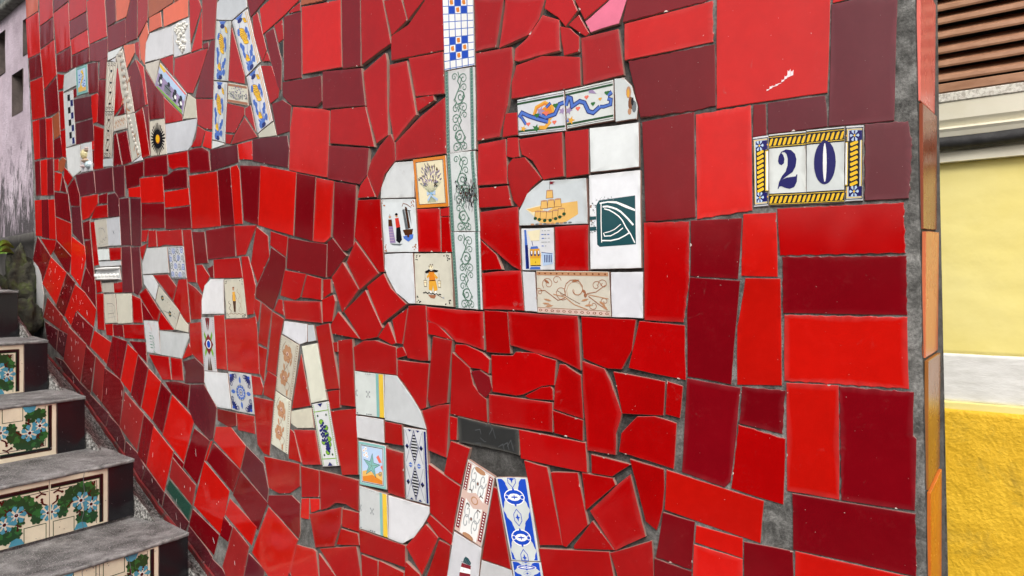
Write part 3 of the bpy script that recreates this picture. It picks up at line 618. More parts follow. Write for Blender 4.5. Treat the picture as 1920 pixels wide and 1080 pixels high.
def corners(p, col, r):
    for sx in (0, 1):
        for sy in (0, 1):
            for k in range(10):
                a, b = r.random() * .16, r.random() * .16
                if a + b > .2: continue
                p.ell(abs(sx - .03 - a), abs(sy - .025 - b * .8), .016, .014, col, 5)
def rope(p, x0, y0, x1, y1, vert):
    p.rect(x0, y0, x1, y1, 'black')
    if vert:
        n = 9; h = (y1 - y0) / n; m = (x1 - x0) * .05
        for k in range(n):
            a = y0 + k * h; p.poly([(x0 + m, a + h * .45), (x1 - m * 4, a - h * .05), (x1 - m, a + h * .12), (x1 - m, a + h * .5), (x0 + m * 4, a + h * 1.02), (x0 + m, a + h * .85)], 'rope')
    else:
        for y in (y0 + .022, y1 - .022): p.line([(x0, y), (x1, y)], .008, 'yellow')
        n = 8; w = (x1 - x0) / n; h = y1 - y0
        for k in range(n):
            a = x0 + k * w; p.poly([(a + w * .02, y1 - h * .24), (a + w * .45, y0 + h * .3), (a + w * .85, y0 + h * .22), (a + w * .98, y0 + h * .3), (a + w * .6, y1 - h * .26), (a + w * .25, y1 - h * .18)], 'rope')

STEP_TILE = None
def step_design(mirror, r):
    p = Print(); M = (lambda q: [(1 - x, y) for x, y in q]) if mirror else (lambda q: q)
    A = lambda pts, c: p.poly(M(pts), c)
    Ln = lambda pts, w, c: p.line(M(pts), w, c)
    Ln([(.0, .125), (.9, .125)], .06, 'black'); Ln([(.885, .1), (.885, .97)], .06, 'black'); Ln([(.0, .10), (.91, .10)], .018, 'dbrown'); Ln([(.915, .1), (.915, .97)], .018, 'dbrown'); Ln([(.0, .16), (.86, .16)], .014, 'dgreen'); Ln([(.855, .16), (.855, .97)], .014, 'dgreen')
    Ln([(.0, .2), (.8, .2), (.8, .97)], .01, 'black')
    Ln([(.05, 1.), (.05, .74), (.4, .74), (.4, 1.)], .012, 'dgreen')
    for (cx, cy, n, R) in ((.24, .46, 9, .13), (.36, .33, 9, .13), (.52, .28, 9, .12), (.66, .3, 9, .12), (.74, .42, 8, .11), (.56, .8, 9, .13), (.7, .82, 9, .12), (.2, .62, 7, .1), (.46, .62, 5, .08)):
        p.ell(*M([(cx, cy)])[0], R * .6, R * .6, 'dgreen', 8)
        for k in range(n):
            a = TAU * k / n + r.random() * .4; x, y = cx + R * .6 * math.cos(a), cy + R * .6 * math.sin(a)
            A([(x + R * .5 * math.cos(a + t) * q, y + R * .5 * math.sin(a + t) * q) for t, q in ((0, 1), (1., .8), (2.2, .75), (3.14, .8), (4.1, .75), (5.3, .8))], 'dgreen' if r.random() < .7 else 'green')
    for pts in ([(.28, .55), (.36, .48), (.46, .44)], [(.58, .36), (.66, .4), (.72, .5)], [(.62, .66), (.68, .72), (.78, .7)], [(.05, .25), (.12, .22), (.2, .26)], [(.03, .44), (.1, .4), (.12, .32)], [(.44, .7), (.5, .66), (.5, .74)]):
        Ln(pts, .026, 'maroon2'); Ln([(pts[1][0], pts[1][1]), (pts[1][0] + .04, pts[1][1] - .05)], .02, 'maroon2'); p.ell(*M([pts[2]])[0], .025, .025, 'maroon2', 6)
    for x, y in ((.74, .25), (.72, .22), (.76, .22)): p.ell(*M([(x, y)])[0], .02, .022, 'maroon2', 6)
    for x, y, q in ((.52, .49, .165), (.70, .60, .155), (.02, .57, .14), (.52, .97, .14)):
        if y > .9: A([(x - .12, .99), (x - .08, .9), (x, .87), (x + .08, .9), (x + .12, .99)], 'petal'); continue
        x2 = M([(x, y)])[0][0]
        p.ell(x2, y, q * .3, q * .3, 'white', 8); p.flower(x2, y, q, 7, 'petal', 'maroon2')
    if r.random() < .5:
        x = r.uniform(.2, .8); y = 0.; L = [(x, 0.)]
        while y < 1: y += .12; x += r.uniform(-.035, .035); L.append((x, min(1, y)))
        p.line(L, .009, 'grey')
    for k in range(26): p.ell(r.random(), r.random(), r.uniform(.003, .012), r.uniform(.003, .01), r.choice(('grey', 'dbrown', 'lgrey')), 5)
    if r.random() < .4: p.poly([(x + .03 * math.cos(k) + .3 , .05 + .03 * math.sin(k) + .02 * k) for k in range(6)], 'grey') if False else None
    return p
INK['maroon2'] = lin('#4a1714')
# ------------------------------------------------------------------ the mosaic wall: a gently curved vertical wall, measured in metres
# PLAN: distance along the wall from its right-hand corner, x, y.  TILES: colour[~ragged][#decoration] then corners as distance,height in mm
PLAN = [tuple(map(float, q.split(','))) for q in '''0.000,0.5457,1.0190; 0.040,0.5112,1.0395; 0.082,0.4753,1.0608; 0.125,0.4379,1.0831; 0.171,0.3990,1.1063; 0.218,0.3583,1.1305; 0.267,0.3158,1.1557; 0.319,0.2713,1.1822; 0.373,0.2248,1.2099; 0.430,0.1760,1.2389; 0.490,0.1249,1.2693; 0.520,0.0985,1.2853; 0.552,0.0714,1.3022; 0.585,0.0436,1.3201; 0.620,0.0151,1.3390; 0.655,-0.0143,1.3591; 0.692,-0.0446,1.3804; 0.731,-0.0759,1.4029; 0.771,-0.1083,1.4269; 0.813,-0.1419,1.4523; 0.857,-0.1767,1.4793; 0.904,-0.2130,1.5080; 0.952,-0.2508,1.5386; 1.004,-0.2904,1.5712; 1.058,-0.3318,1.6060; 1.115,-0.3753,1.6433; 1.176,-0.4211,1.6831; 1.240,-0.4694,1.7259; 1.309,-0.5205,1.7719; 1.382,-0.5747,1.8214; 1.461,-0.6323,1.8746; 1.598,-0.7328,1.9674; 1.749,-0.8437,2.0699; 1.916,-0.9668,2.1837; 2.103,-1.1042,2.3107; 2.313,-1.2586,2.4533; 2.551,-1.4332,2.6148; 2.823,-1.6326,2.7989; 3.135,-1.8621,3.0110; 3.499,-2.1292,3.2579; 3.928,-2.4441,3.5489'''.split(';')]
TILES = '''s 3365,2719 3192,2674 3198,2615 3354,2622
r 3356,2619 3191,2610 3170,2441 3331,2450
m 3318,2444 3167,2438 3140,2343 3302,2353
r 3301,2349 3138,2340 3104,2174 3273,2186
r 3178,2667 3019,2625 3012,2547 3172,2548
m 3168,2545 3008,2542 3002,2458 3164,2456
r 3164,2451 2998,2455 2969,2315 3115,2283
m 3007,2622 2835,2577 2839,2562 3005,2561
r 3006,2558 2837,2557 2813,2390 2969,2393
r 2828,2572 2646,2525 2648,2478 2823,2484
m 2821,2481 2646,2475 2637,2412 2815,2415
r 2811,2412 2635,2409 2621,2345 2795,2352
m 2966,2389 2808,2386 2801,2306 2853,2301 2964,2324
m 2794,2349 2620,2341 2616,2293 2794,2305
r 2642,2510 2601,2512 2473,2479 2452,2345 2616,2354
m 2613,2352 2447,2338 2447,2273 2528,2276 2611,2294
m 2469,2477 2378,2454 2372,2376 2446,2375
s 2373,2453 2251,2421 2284,2370 2366,2374
m 2446,2373 2295,2365 2288,2284 2438,2290
m 2248,2420 2198,2407 2198,2281 2285,2285 2291,2367 2277,2369
n 2195,2406 2116,2386 2119,2318 2191,2283
b 2111,2386 1933,2339 1940,2327 2020,2325 2111,2324
b 1931,2338 1898,2329 1928,2325
s 2105,2323 2023,2321 2013,2275 2105,2278
s 2006,2324 1897,2325 1838,2315 1838,2262 2002,2271
w 2099,2275 1940,2261 1934,2176 2026,2182 2138,2193 2130,2253
w#grape 1940,2262 1833,2259 1824,2159 1931,2166
s 2181,2278 2123,2314 2110,2276 2133,2243 2140,2186 2168,2211
s 2306,2283 2219,2270 2216,2240 2280,2203
d 2216,2271 2184,2269 2173,2205 2208,2236
w 2442,2288 2313,2282 2374,2261 2442,2261
w 2421,2257 2374,2258 2374,2242
c#scroll 2449,2257 2362,2240 2389,2084 2465,2096
c#scroll 2465,2093 2389,2082 2413,1933 2489,1946
c#vine 2374,2260 2317,2275 2237,2108 2219,2054 2277,2055 2321,2122 2360,2239
c#vine 2280,2055 2218,2052 2165,1913 2237,1899
w 2237,1896 2162,1912 2153,1895
d 2370,2224 2355,2218 2306,2095 2385,2067
m 2306,2092 2295,2063 2359,2063
c#script 2388,2065 2289,2058 2278,2011 2393,2016
m 2390,2005 2370,2010 2320,1900 2390,1902
m 2357,2005 2281,2004 2240,1900 2313,1898
w 2485,1936 2400,1930 2400,1903 2486,1910
m 2273,2199 2213,2219 2157,2143 2133,2062 2216,2054
r 2206,2217 2147,2181 2116,2061 2133,2062 2157,2143
d 2212,2049 2157,2059 2130,1996 2100,1903 2160,1902
m 2150,2060 2113,2056 2097,1905 2126,1996
m 2133,2172 2064,2110 2001,2066 1998,2001 2103,2013 2113,2059
w 2882,2298 2756,2300 2747,2234 2892,2235
w#duck 2756,2297 2638,2289 2629,2188 2742,2195
w#check 2892,2230 2784,2224 2756,2022 2857,2022
d 2959,2316 2882,2298 2897,2250 2948,2251
m 2784,2224 2747,2226 2747,2193 2775,2193
m 2633,2289 2539,2276 2530,2173 2620,2180
m 2518,2277 2452,2273 2464,2204 2522,2215
m 2526,2213 2464,2200 2477,2049 2539,2067
c 2137,2189 2026,2180 2038,2158 2064,2113 2130,2174
d 2024,2180 1939,2175 1936,2112
m 3113,2279 2968,2306 2937,2170 3093,2170
r 3271,2181 3180,2176 3169,2017 3242,2019
m 3180,2176 3100,2170 3085,2011 3169,2017
r 3096,2166 3021,2160 3005,2003 3082,2010
b 3021,2161 2942,2170 2926,2078 2999,2071
m 2999,2069 2922,2072 2897,1997 2922,1993 2999,1997
d 2942,2245 2892,2240 2872,2094 2922,2096
d 2922,2093 2867,2090 2862,1986 2902,1994
m 3236,2013 3169,2010 3158,1869 3224,1872
r 3163,2009 3082,2005 3080,1862 3155,1868
m 3080,2005 3010,2000 2999,1857 3078,1862
r 2996,1995 2942,1990 2947,1946 2996,1949
b 2942,1979 2896,1991 2862,1977 2882,1942 2917,1934 2947,1946
w 2862,2020 2710,2015 2705,1920 2784,1906 2842,1938
w#snail 2705,2016 2594,2009 2581,1908 2700,1913
u 2780,2188 2598,2170 2585,2093 2761,2103
u 2756,2098 2581,2088 2573,2011 2751,2020
r 2607,2171 2543,2171 2530,2158 2543,2071 2577,2070 2585,2093
d 2573,2064 2481,2039 2485,1905 2568,1909
r 2594,2011 2573,2010 2570,1980 2590,1981
m 2585,1977 2570,1976 2568,1912 2581,1912
m 2142,1899 1978,1891 1972,1832 2142,1843
c#sun 2103,2007 1998,2000 1976,1892 2090,1900
d 1998,2062 1878,1992 1875,1976 1988,1984
w 1988,1981 1783,1968 1794,1933 1818,1897 1842,1887 1976,1894
c 1839,2046 1793,2023 1783,1969 1872,1979 1856,2012
w#street 2026,2171 1846,2047 1871,1991 2064,2110
d 1926,2163 1716,2147 1762,2087 1808,2041 1847,2050 1932,2115
d 1831,2313 1780,2300 1757,2266 1822,2183
r 1756,2256 1754,2155 1819,2157 1804,2181
n 1753,2293 1666,2271 1681,2164 1751,2175
m 1746,2165 1717,2165 1714,2148 1749,2153
m 1701,2164 1679,2161 1689,2008 1795,2026 1762,2087
w 1666,2257 1638,2266 1510,2233 1506,2205 1585,2191 1671,2213
w#azure 1671,2210 1592,2191 1606,2038 1684,2055
w#azure 1684,2052 1610,2035 1623,1880 1694,1898
w 1694,1895 1626,1879 1626,1875 1696,1873
w#azure2 1584,2188 1524,2199 1505,2201 1441,2055 1512,2032
w#azure2 1510,2030 1441,2047 1382,1901 1453,1881
c 1450,1879 1380,1899 1365,1864 1445,1869
d 1586,2173 1519,2038 1519,2015 1603,2038
c#shell 1606,2034 1506,2008 1499,1956 1608,1983
m 1507,2229 1409,2204 1488,2175 1500,2208
r 1444,2185 1390,2197 1265,2167 1267,2161 1325,2143 1428,2119
d 1309,2146 1263,2156 1263,2136 1309,2141
d 1478,2175 1455,2180 1411,2077 1432,2053 1472,2126
d 1375,2128 1339,2135 1335,2087 1356,2082
m 1418,2119 1378,2123 1342,2038 1345,1968 1360,1980 1393,2050
d 1428,2053 1408,2073 1393,2046
k 1351,2080 1335,2083 1335,2043 1347,2056
m 1332,2139 1260,2133 1257,1981 1332,1988
b~ 1259,2165 1164,2141 1176,2137 1259,2147
r 1257,2144 1240,2141 1108,2123 1104,1976 1253,1988
m 1105,2126 1042,2111 1041,1967 1102,1972
m 1338,1986 1180,1972 1176,1914 1198,1905 1299,1925 1338,1953
d 1436,2044 1387,2034 1352,1972 1357,1953 1393,1944
m 1386,1943 1339,1944 1301,1924 1307,1865 1363,1864
r 1291,1920 1177,1898 1147,1889 1157,1743 1309,1775 1305,1865
d 1789,2023 1693,2005 1696,1925 1735,1932 1780,1950
d 1780,1947 1735,1927 1762,1889 1820,1893 1792,1913
r 1733,1927 1696,1918 1699,1873 1751,1887
d 1610,1981 1521,1956 1521,1937 1569,1898 1618,1906
d 1516,1953 1489,1956 1462,1886 1516,1935
n 1519,1930 1456,1872 1589,1871 1569,1895
d 1618,1902 1576,1894 1594,1873 1618,1877
u 1707,1872 1557,1867 1550,1821 1701,1814
r 1554,1867 1483,1867 1478,1818 1546,1827
u 1478,1870 1317,1857 1309,1828 1315,1781 1435,1806 1478,1815
m 1839,1886 1797,1887 1753,1884 1715,1868 1704,1814 1828,1821
d 1974,1890 1843,1886 1837,1838 1892,1844 1940,1843 1964,1854
m 2007,1830 1973,1831 1934,1840 1845,1835 1842,1782 2001,1789
m 1174,1980 1038,1962 1025,1881 1174,1897
d 1144,1890 1025,1879 996,1791 1147,1817
r 2994,1947 2905,1930 2931,1866 2994,1874
m 2897,1925 2851,1853 2923,1866
d 2882,1952 2842,1935 2788,1904 2841,1878 2882,1909
m 2994,1869 2839,1849 2804,1740 2978,1776
m 2842,1873 2770,1901 2717,1836 2713,1794 2807,1802 2836,1855
u 2758,1910 2577,1906 2555,1828 2707,1828
u 2568,1906 2404,1901 2392,1819 2551,1825
u 2398,1901 2301,1895 2297,1795 2347,1793 2383,1819
m 2296,1894 2148,1891 2148,1846 2177,1843 2177,1821 2281,1817
r 2266,1818 2174,1816 2170,1781 2262,1790
r 2174,1841 2010,1833 1998,1753 2164,1763
r 1995,1783 1837,1781 1828,1732 1992,1736
m 2162,1761 1997,1750 1994,1677 2162,1683
m 1990,1733 1827,1730 1818,1667 1987,1672
r 3238,1856 3152,1852 3141,1705 3224,1711
m 3152,1852 3064,1847 3053,1692 3146,1702
r 3064,1845 2994,1841 2975,1685 3053,1691
r 2982,1773 2803,1737 2799,1617 2968,1683
u 2802,1798 2708,1792 2696,1732 2673,1650 2788,1701
r 2698,1826 2533,1822 2533,1790 2614,1747 2688,1741 2702,1793
m 2527,1817 2448,1820 2448,1784 2523,1788
d 2556,1782 2448,1780 2444,1737 2599,1741
u 2444,1813 2378,1813 2347,1793 2340,1733 2440,1738
u 2343,1790 2265,1788 2243,1635 2325,1638
u 2252,1786 2170,1779 2167,1630 2238,1634
c#face 2568,1734 2456,1733 2436,1640 2539,1639
w#cross 2456,1733 2343,1732 2328,1638 2436,1640
w 2539,1632 2436,1631 2428,1594 2526,1594
d 2430,1634 2328,1632 2328,1592 2421,1591
d 2607,1730 2568,1729 2526,1579 2572,1575
m 2683,1733 2615,1738 2606,1670 2674,1675
m 2664,1667 2603,1668 2577,1574 2558,1509 2647,1572
u 2325,1634 2251,1633 2229,1486 2317,1485
u 2245,1629 2180,1628 2159,1503 2192,1477 2223,1485
d 2160,1679 2110,1678 2127,1642 2164,1643
d 2110,1675 2057,1674 2050,1624 2113,1624
d 2052,1671 1881,1667 1872,1620 1988,1627 2042,1622
d 1876,1665 1821,1663 1787,1515 1842,1516
d 2175,1627 2121,1637 2157,1586 2168,1599
w 2124,1622 1978,1621 1963,1544 2153,1542 2159,1576
w#ornate 1974,1620 1869,1618 1849,1527 1947,1528
m 3202,1707 3040,1622 3146,1525 3203,1568 3261,1617
d 3163,1698 2975,1682 2989,1653 3039,1626
m 2968,1680 2803,1614 2823,1555 2865,1563 3000,1639
r 1834,1815 1666,1810 1646,1663 1814,1664
m 1150,1813 1014,1791 1020,1734 1044,1718 1155,1740
m 1815,1657 1740,1653 1719,1567 1795,1566
m 1731,1656 1574,1660 1567,1581 1718,1577
d 1572,1660 1459,1655 1514,1584 1560,1581
m 1543,1812 1439,1799 1452,1655 1524,1670
r 1439,1800 1278,1767 1292,1621 1450,1654
m 1276,1765 1201,1749 1213,1605 1287,1620
r 1199,1747 1133,1733 1145,1611 1169,1600 1211,1605
m 1131,1732 1056,1718 1064,1589 1088,1579 1102,1581 1136,1612
m 1664,1812 1595,1813 1571,1662 1646,1664
r 1590,1813 1559,1815 1545,1799 1528,1662 1571,1663 1593,1804
d 1459,1651 1405,1626 1398,1577 1455,1511 1487,1560 1475,1606
d 1392,1637 1315,1620 1323,1573 1394,1603
m 1391,1598 1324,1571 1325,1550 1350,1494 1380,1447 1463,1477 1460,1500 1398,1569
m 1312,1618 1215,1603 1158,1596 1162,1523 1320,1545
m 1156,1602 1138,1609 1088,1569 1101,1559 1145,1524 1159,1524
w 3250,1609 3192,1586 3152,1553 3137,1507 3120,1475 3141,1381 3278,1381 3317,1388 3280,1511
r 3036,1620 2856,1557 2973,1437 3141,1518
r 2799,1689 2664,1648 2651,1607 2706,1504 2808,1551 2803,1617
m 2851,1554 2764,1520 2882,1393 2974,1428 2912,1493
m 2651,1572 2560,1512 2551,1433 2655,1484 2701,1503
r 2761,1513 2655,1481 2737,1423 2808,1363 2877,1397
r 2655,1479 2549,1426 2575,1364 2747,1420
m 2756,1416 2580,1361 2616,1292 2805,1358
r 2569,1353 2412,1319 2453,1245 2609,1294
n 3078,1462 2895,1392 2933,1344 3130,1384
n 2897,1387 2832,1362 2842,1329 2932,1342
w 2526,1590 2332,1589 2327,1573 2517,1573
w#capital 2536,1569 2342,1570 2326,1526 2518,1527 2568,1540
c 2496,1516 2397,1519 2389,1485 2487,1484
d 2389,1515 2317,1520 2317,1486 2385,1484
d 2556,1528 2509,1527 2497,1488 2544,1482
c#stamp 2478,1478 2381,1481 2358,1386 2465,1381
c 2371,1481 2243,1483 2236,1390 2352,1383
d 2548,1480 2484,1482 2472,1357 2536,1358
d 2467,1378 2401,1382 2397,1341 2454,1342
m 2394,1380 2315,1381 2307,1341 2390,1343
d 2309,1382 2147,1387 2140,1342 2297,1338
d 2238,1478 2170,1467 2153,1392 2227,1391
m 2164,1459 2071,1404 2150,1401
d 2184,1481 2133,1500 2024,1431 2042,1402 2071,1404 2167,1467
w 2152,1540 2081,1539 2038,1509 2061,1464 2145,1513
c#sprig 2035,1505 1893,1434 1923,1378 2058,1461
c 1892,1427 1858,1405 1837,1397 1837,1375 1922,1380
d 2076,1539 1974,1540 1916,1504 1939,1464
d 1901,1524 1850,1525 1825,1403 1847,1403 1933,1461
d 2022,1429 1931,1379 2026,1375 2038,1396
w#plant 2147,1400 2042,1400 2023,1302 2120,1303
w 2029,1373 1837,1372 1834,1360 1879,1299 2023,1301
d 1788,1564 1754,1564 1709,1531 1752,1487 1782,1515
m 1723,1553 1689,1561 1686,1527 1704,1528
d 1687,1576 1546,1577 1529,1526 1681,1526
d 1535,1580 1500,1579 1465,1507 1474,1435 1505,1432 1525,1518
w 1703,1524 1631,1524 1628,1432 1754,1428 1756,1466 1738,1507
c#man 1627,1522 1525,1524 1509,1425 1615,1420
d 1841,1515 1802,1503 1754,1481 1759,1415 1821,1411
d 1830,1401 1762,1407 1746,1291 1800,1310 1825,1321
w#leaf 1759,1420 1686,1422 1666,1277 1741,1275
d 1684,1427 1628,1430 1611,1286 1669,1285
d 1622,1418 1505,1423 1465,1430 1459,1414 1446,1288 1605,1285
d 1467,1474 1440,1465 1453,1415 1472,1447
d 1435,1465 1386,1445 1409,1355 1452,1364
d 1383,1443 1332,1427 1345,1391 1351,1374 1368,1291 1410,1300
d 1327,1542 1239,1532 1263,1479 1283,1472 1347,1482
d 1236,1530 1179,1521 1180,1473 1257,1478
d 1173,1519 1145,1520 1143,1490 1173,1477
d 1335,1471 1182,1470 1175,1422 1326,1427
d 1177,1475 1135,1486 1128,1472 1139,1427 1174,1424
d 1356,1474 1339,1472 1331,1435 1376,1446
d 1141,1523 1102,1556 1046,1497 1104,1447
w 1331,1422 1235,1418 1235,1378 1265,1370 1339,1392
w 1232,1416 1210,1417 1200,1382 1232,1377
d 1201,1414 1151,1423 1113,1282 1162,1275
d 1145,1418 1118,1449 1043,1393 1139,1400
d 1136,1381 1120,1383 1119,1361 1131,1360
d 1834,1347 1813,1314 1876,1297
d 2107,1298 1966,1299 1948,1233 2008,1228 2074,1271
d 1953,1298 1879,1298 1870,1237 1944,1233
u 1873,1291 1799,1306 1743,1285 1741,1241 1860,1231 1855,1265
m 2260,1331 2133,1334 2123,1271 2191,1295
m 1993,1223 1916,1231 1827,1229 1842,1162 1947,1195
u 1824,1230 1744,1238 1669,1182 1689,1098 1712,1090 1802,1125 1838,1161
n 2832,1356 2651,1300 2710,1162 2887,1230
m 2651,1296 2560,1264 2607,1135 2701,1163
n 2555,1265 2472,1234 2501,1112 2586,1141
u 2943,1340 2837,1326 2887,1237 2964,1260
u 2894,1228 2710,1159 2611,1133 2638,1086 2749,1126 2989,1237
u 2616,1130 2436,1079 2479,1016 2635,1080
u 2436,1075 2343,1048 2297,1012 2305,960 2470,1012
u 3112,1367 2951,1339 2973,1260 3078,1293
m 2473,1230 2336,1202 2306,1179 2343,1048 2497,1110
m 2401,1341 2279,1329 2335,1202 2452,1240
r 2274,1321 2191,1295 2248,1167 2330,1200
m 2191,1290 2113,1256 2171,1129 2248,1160
r 2109,1254 2021,1221 2083,1100 2164,1129
m 2017,1219 1951,1193 2010,1069 2079,1099
r 1943,1190 1799,1136 1867,1005 2008,1065
n 2298,1166 2146,1112 2198,991 2340,1047
m 2143,1109 2073,1086 2130,956 2195,978
d 1452,1358 1409,1351 1422,1272 1443,1292
c#brown 1344,1389 1266,1368 1298,1238 1367,1257
c#brown 1369,1254 1300,1237 1315,1110 1389,1125
d 1259,1349 1222,1234 1297,1219 1274,1302
c 1257,1367 1196,1377 1158,1253 1219,1240
w#berry 1217,1238 1153,1251 1114,1115 1174,1104
c 1299,1214 1218,1230 1209,1185 1275,1177 1301,1185
d 1157,1272 1114,1280 1112,1241 1145,1234
d 1118,1386 1069,1392 1058,1248 1110,1247
d 1145,1230 1056,1245 1049,1106 1103,1096
w 1738,1274 1610,1278 1589,1186 1665,1184 1717,1219 1741,1246
w#cobalt 1604,1283 1487,1284 1471,1186 1584,1185
d 1485,1282 1441,1281 1426,1257 1435,1237 1476,1235
d 1406,1299 1364,1288 1377,1231 1425,1239 1423,1262
d 1473,1230 1377,1229 1398,1095 1424,1096 1455,1114
m 1666,1180 1564,1181 1559,1148 1600,1138 1666,1149
d 1560,1180 1471,1182 1467,1138 1553,1137
r 2073,1083 1935,1027 1999,898 2126,955
u 2289,1008 2198,985 2135,950 2178,888 2305,939
u 2131,950 1997,897 2014,854 2163,901
n 1941,1008 1791,954 1813,893 1962,948
m 1932,1023 1866,1002 1875,987 1938,1011
m 1800,1111 1709,1088 1746,1020 1784,957 1868,992 1847,1035
r 1704,1088 1691,1091 1727,1031 1738,1031
m 1686,1085 1540,1037 1579,972 1726,1032
r 1673,1131 1593,1141 1513,1102 1541,1040 1686,1094
g 1963,943 1813,893 1833,846 1985,910
u 1989,897 1833,843 1867,799 2012,850
r 1740,1029 1599,973 1646,850 1803,897
u 1510,1102 1426,1071 1402,1014 1410,983 1536,1040
m 1539,1034 1406,979 1453,902 1579,967
d 1306,1171 1289,1166 1259,1100 1312,1101
d 1289,1172 1204,1181 1181,1107 1252,1096
d 1422,1090 1266,1096 1264,1044 1305,1021 1351,1012 1400,1018
d 1260,1092 1189,1093 1188,1034 1257,1021
d 1187,1094 1105,1095 1047,1094 1047,1029 1090,1036 1127,1032 1153,1016 1181,1006
r 1257,1018 1226,1025 1228,976 1261,973
r 1223,1024 1187,1030 1187,1006 1219,993
w#star 1048,1178 961,1179 958,1090 1043,1087
d 960,1175 908,1171 904,1082 954,1084
r 1596,955 1457,910 1483,858 1623,908
m 1401,999 1300,1018 1264,1005 1263,941 1268,924 1405,976
r 1401,971 1271,920 1279,907 1311,820 1394,798 1480,842 1443,905
m 1810,885 1655,847 1685,786 1833,835
u 1837,833 1722,794 1692,779 1734,720 1853,793
m 1630,902 1582,883 1606,839 1651,846
n 1577,886 1497,853 1527,764 1614,741 1636,770 1602,837
u 1697,775 1638,762 1610,742 1727,718
u 1498,836 1422,813 1429,788 1525,763
r 1278,908 1210,913 1199,910 1187,852 1301,822 1305,841
u 1311,836 1289,826 1317,818
d 1225,989 1106,1027 1107,990 1133,936 1202,918
d 1102,1024 1046,1026 1046,985 1104,986
d 1109,980 1050,982 1044,958 1124,942
d 1185,920 1055,954 1037,888 1117,868
d 1189,909 1120,868 1185,851
d 1044,992 903,988 903,944 1040,945
d 1038,941 986,939 986,901 1036,889
d 981,941 907,933 907,920 984,901
w#stripe 1044,1084 956,1081 953,993 1044,994
w 952,1080 836,1077 836,1064 854,1037 878,1009 911,990 952,992
d 1040,2109 972,2093 945,1994 1036,1968
d 966,2086 916,2079 898,2031 943,2010
d 910,2078 846,2063 895,2030
d 845,2061 801,2051 797,1952 943,1959 943,2009 894,2021
d 1032,1953 962,1979 957,1963 953,1810 989,1797 1021,1878
d 949,1952 899,1951 872,1840 935,1794 951,1859
d 893,1955 799,1950 796,1869 874,1876
d 874,1873 825,1871 823,1861 868,1845
d 930,1792 858,1836 795,1863 791,1755 877,1755 929,1755
w#mosaic 801,2051 725,2034 722,1910 796,1912
w#green 795,1911 722,1908 719,1755 790,1754
d 723,2034 655,2019 673,1935 720,1935
d 720,1932 638,1929 635,1898 647,1826 665,1772 716,1770
d 947,1812 934,1792 931,1756 965,1730 979,1695 987,1684 1018,1736 1005,1765 978,1792
d 1019,1734 992,1688 1051,1690 1042,1715
w 933,1753 879,1750 877,1678 976,1683 974,1704 957,1733
c#lavender 881,1753 792,1752 784,1654 870,1656
w#greenw 790,1754 721,1753 709,1603 779,1606
d 714,1764 652,1767 648,1686 715,1688
d 713,1683 647,1683 638,1646 712,1647
d 656,2019 569,2001 582,1966 601,1944 639,1936 667,1931 653,2013
d 631,1924 607,1938 574,1973 541,1958 540,1905 624,1900 633,1903
d 628,1894 576,1902 501,1888 500,1840 532,1838 639,1836 638,1865
d 567,1999 516,1990 506,1967 529,1944 544,1963 570,1983
d 540,1947 520,1940 503,1923 503,1898 532,1895
d 524,1946 504,1960 485,1926 492,1921
d 514,1990 447,1977 494,1949
p 493,1946 445,1976 417,1971 432,1932 483,1926
d 501,1920 433,1924 423,1847 496,1840
r~ 422,1930 277,1940 276,1876 422,1870
m~ 416,1971 278,1943 291,1940 425,1932
m~ 416,1868 274,1873 273,1778 304,1774 395,1774
r 272,1943 110,1911 114,1777 272,1773
w#heart 627,1833 532,1836 528,1767 624,1769
w#heart2 531,1836 442,1842 441,1775 527,1770
w#chip 440,1843 423,1842 409,1827 399,1792 401,1773 438,1772
r 107,1910 85,1905 107,1903
u 109,1902 84,1903 70,1903 25,1895 29,1728 113,1729
d 652,1812 627,1811 625,1771 659,1770 657,1792
w 485,1767 398,1767 397,1695 483,1693
d 649,1768 625,1766 622,1732 637,1731 650,1735
d 647,1720 637,1730 611,1730 576,1689 599,1674 623,1641 636,1655 648,1697
d 623,1763 535,1766 532,1690 573,1687 595,1722 617,1735
d 531,1766 486,1766 486,1690 528,1687
w#sand 622,1610 622,1637 606,1665 574,1686 490,1684 487,1607
w#fan 486,1688 395,1690 393,1532 483,1531
w#green 780,1606 710,1603 704,1460 768,1462
d 1020,1503 966,1530 944,1499 899,1468 974,1426
d 1088,1555 1059,1599 982,1530 1042,1496
d 1050,1685 978,1682 965,1533 981,1532 1061,1608
w#dutch 974,1681 875,1675 866,1570 965,1572
w 964,1569 882,1569 874,1469 892,1469 929,1490 955,1522 964,1540
d 870,1655 809,1653 805,1569 866,1571
d 805,1635 784,1635 778,1568 804,1568
d 807,1651 785,1653 784,1636 806,1636
c#milk 877,1568 780,1566 774,1464 872,1469
d 709,1639 625,1644 623,1608 618,1530 636,1538 709,1591
d 708,1588 672,1560 659,1533 706,1532
d 705,1527 673,1530 619,1531 612,1460 702,1461
w#tram 618,1605 552,1604 550,1531 616,1531
d 550,1605 486,1606 486,1529 549,1530
w 616,1529 590,1528 585,1458 611,1459
c#acanthus 587,1530 449,1527 445,1452 584,1457
w 446,1526 390,1526 390,1451 444,1452
d 843,1464 702,1457 700,1386 743,1396 767,1398 796,1421 842,1438
d 840,1435 819,1433 775,1402 822,1409 840,1410
d 826,1407 776,1401 781,1362 790,1282 833,1271 841,1285
d 769,1394 745,1395 705,1382 688,1370 690,1344 709,1351 731,1352 771,1380
m 731,1346 710,1350 688,1339 682,1318 687,1310 697,1299 714,1309
d 777,1379 734,1352 726,1322 710,1305 695,1297 693,1255 782,1262
d 894,1465 846,1466 838,1359 862,1358 896,1361 909,1386 900,1435
d 941,1436 897,1460 903,1429 912,1388 928,1389
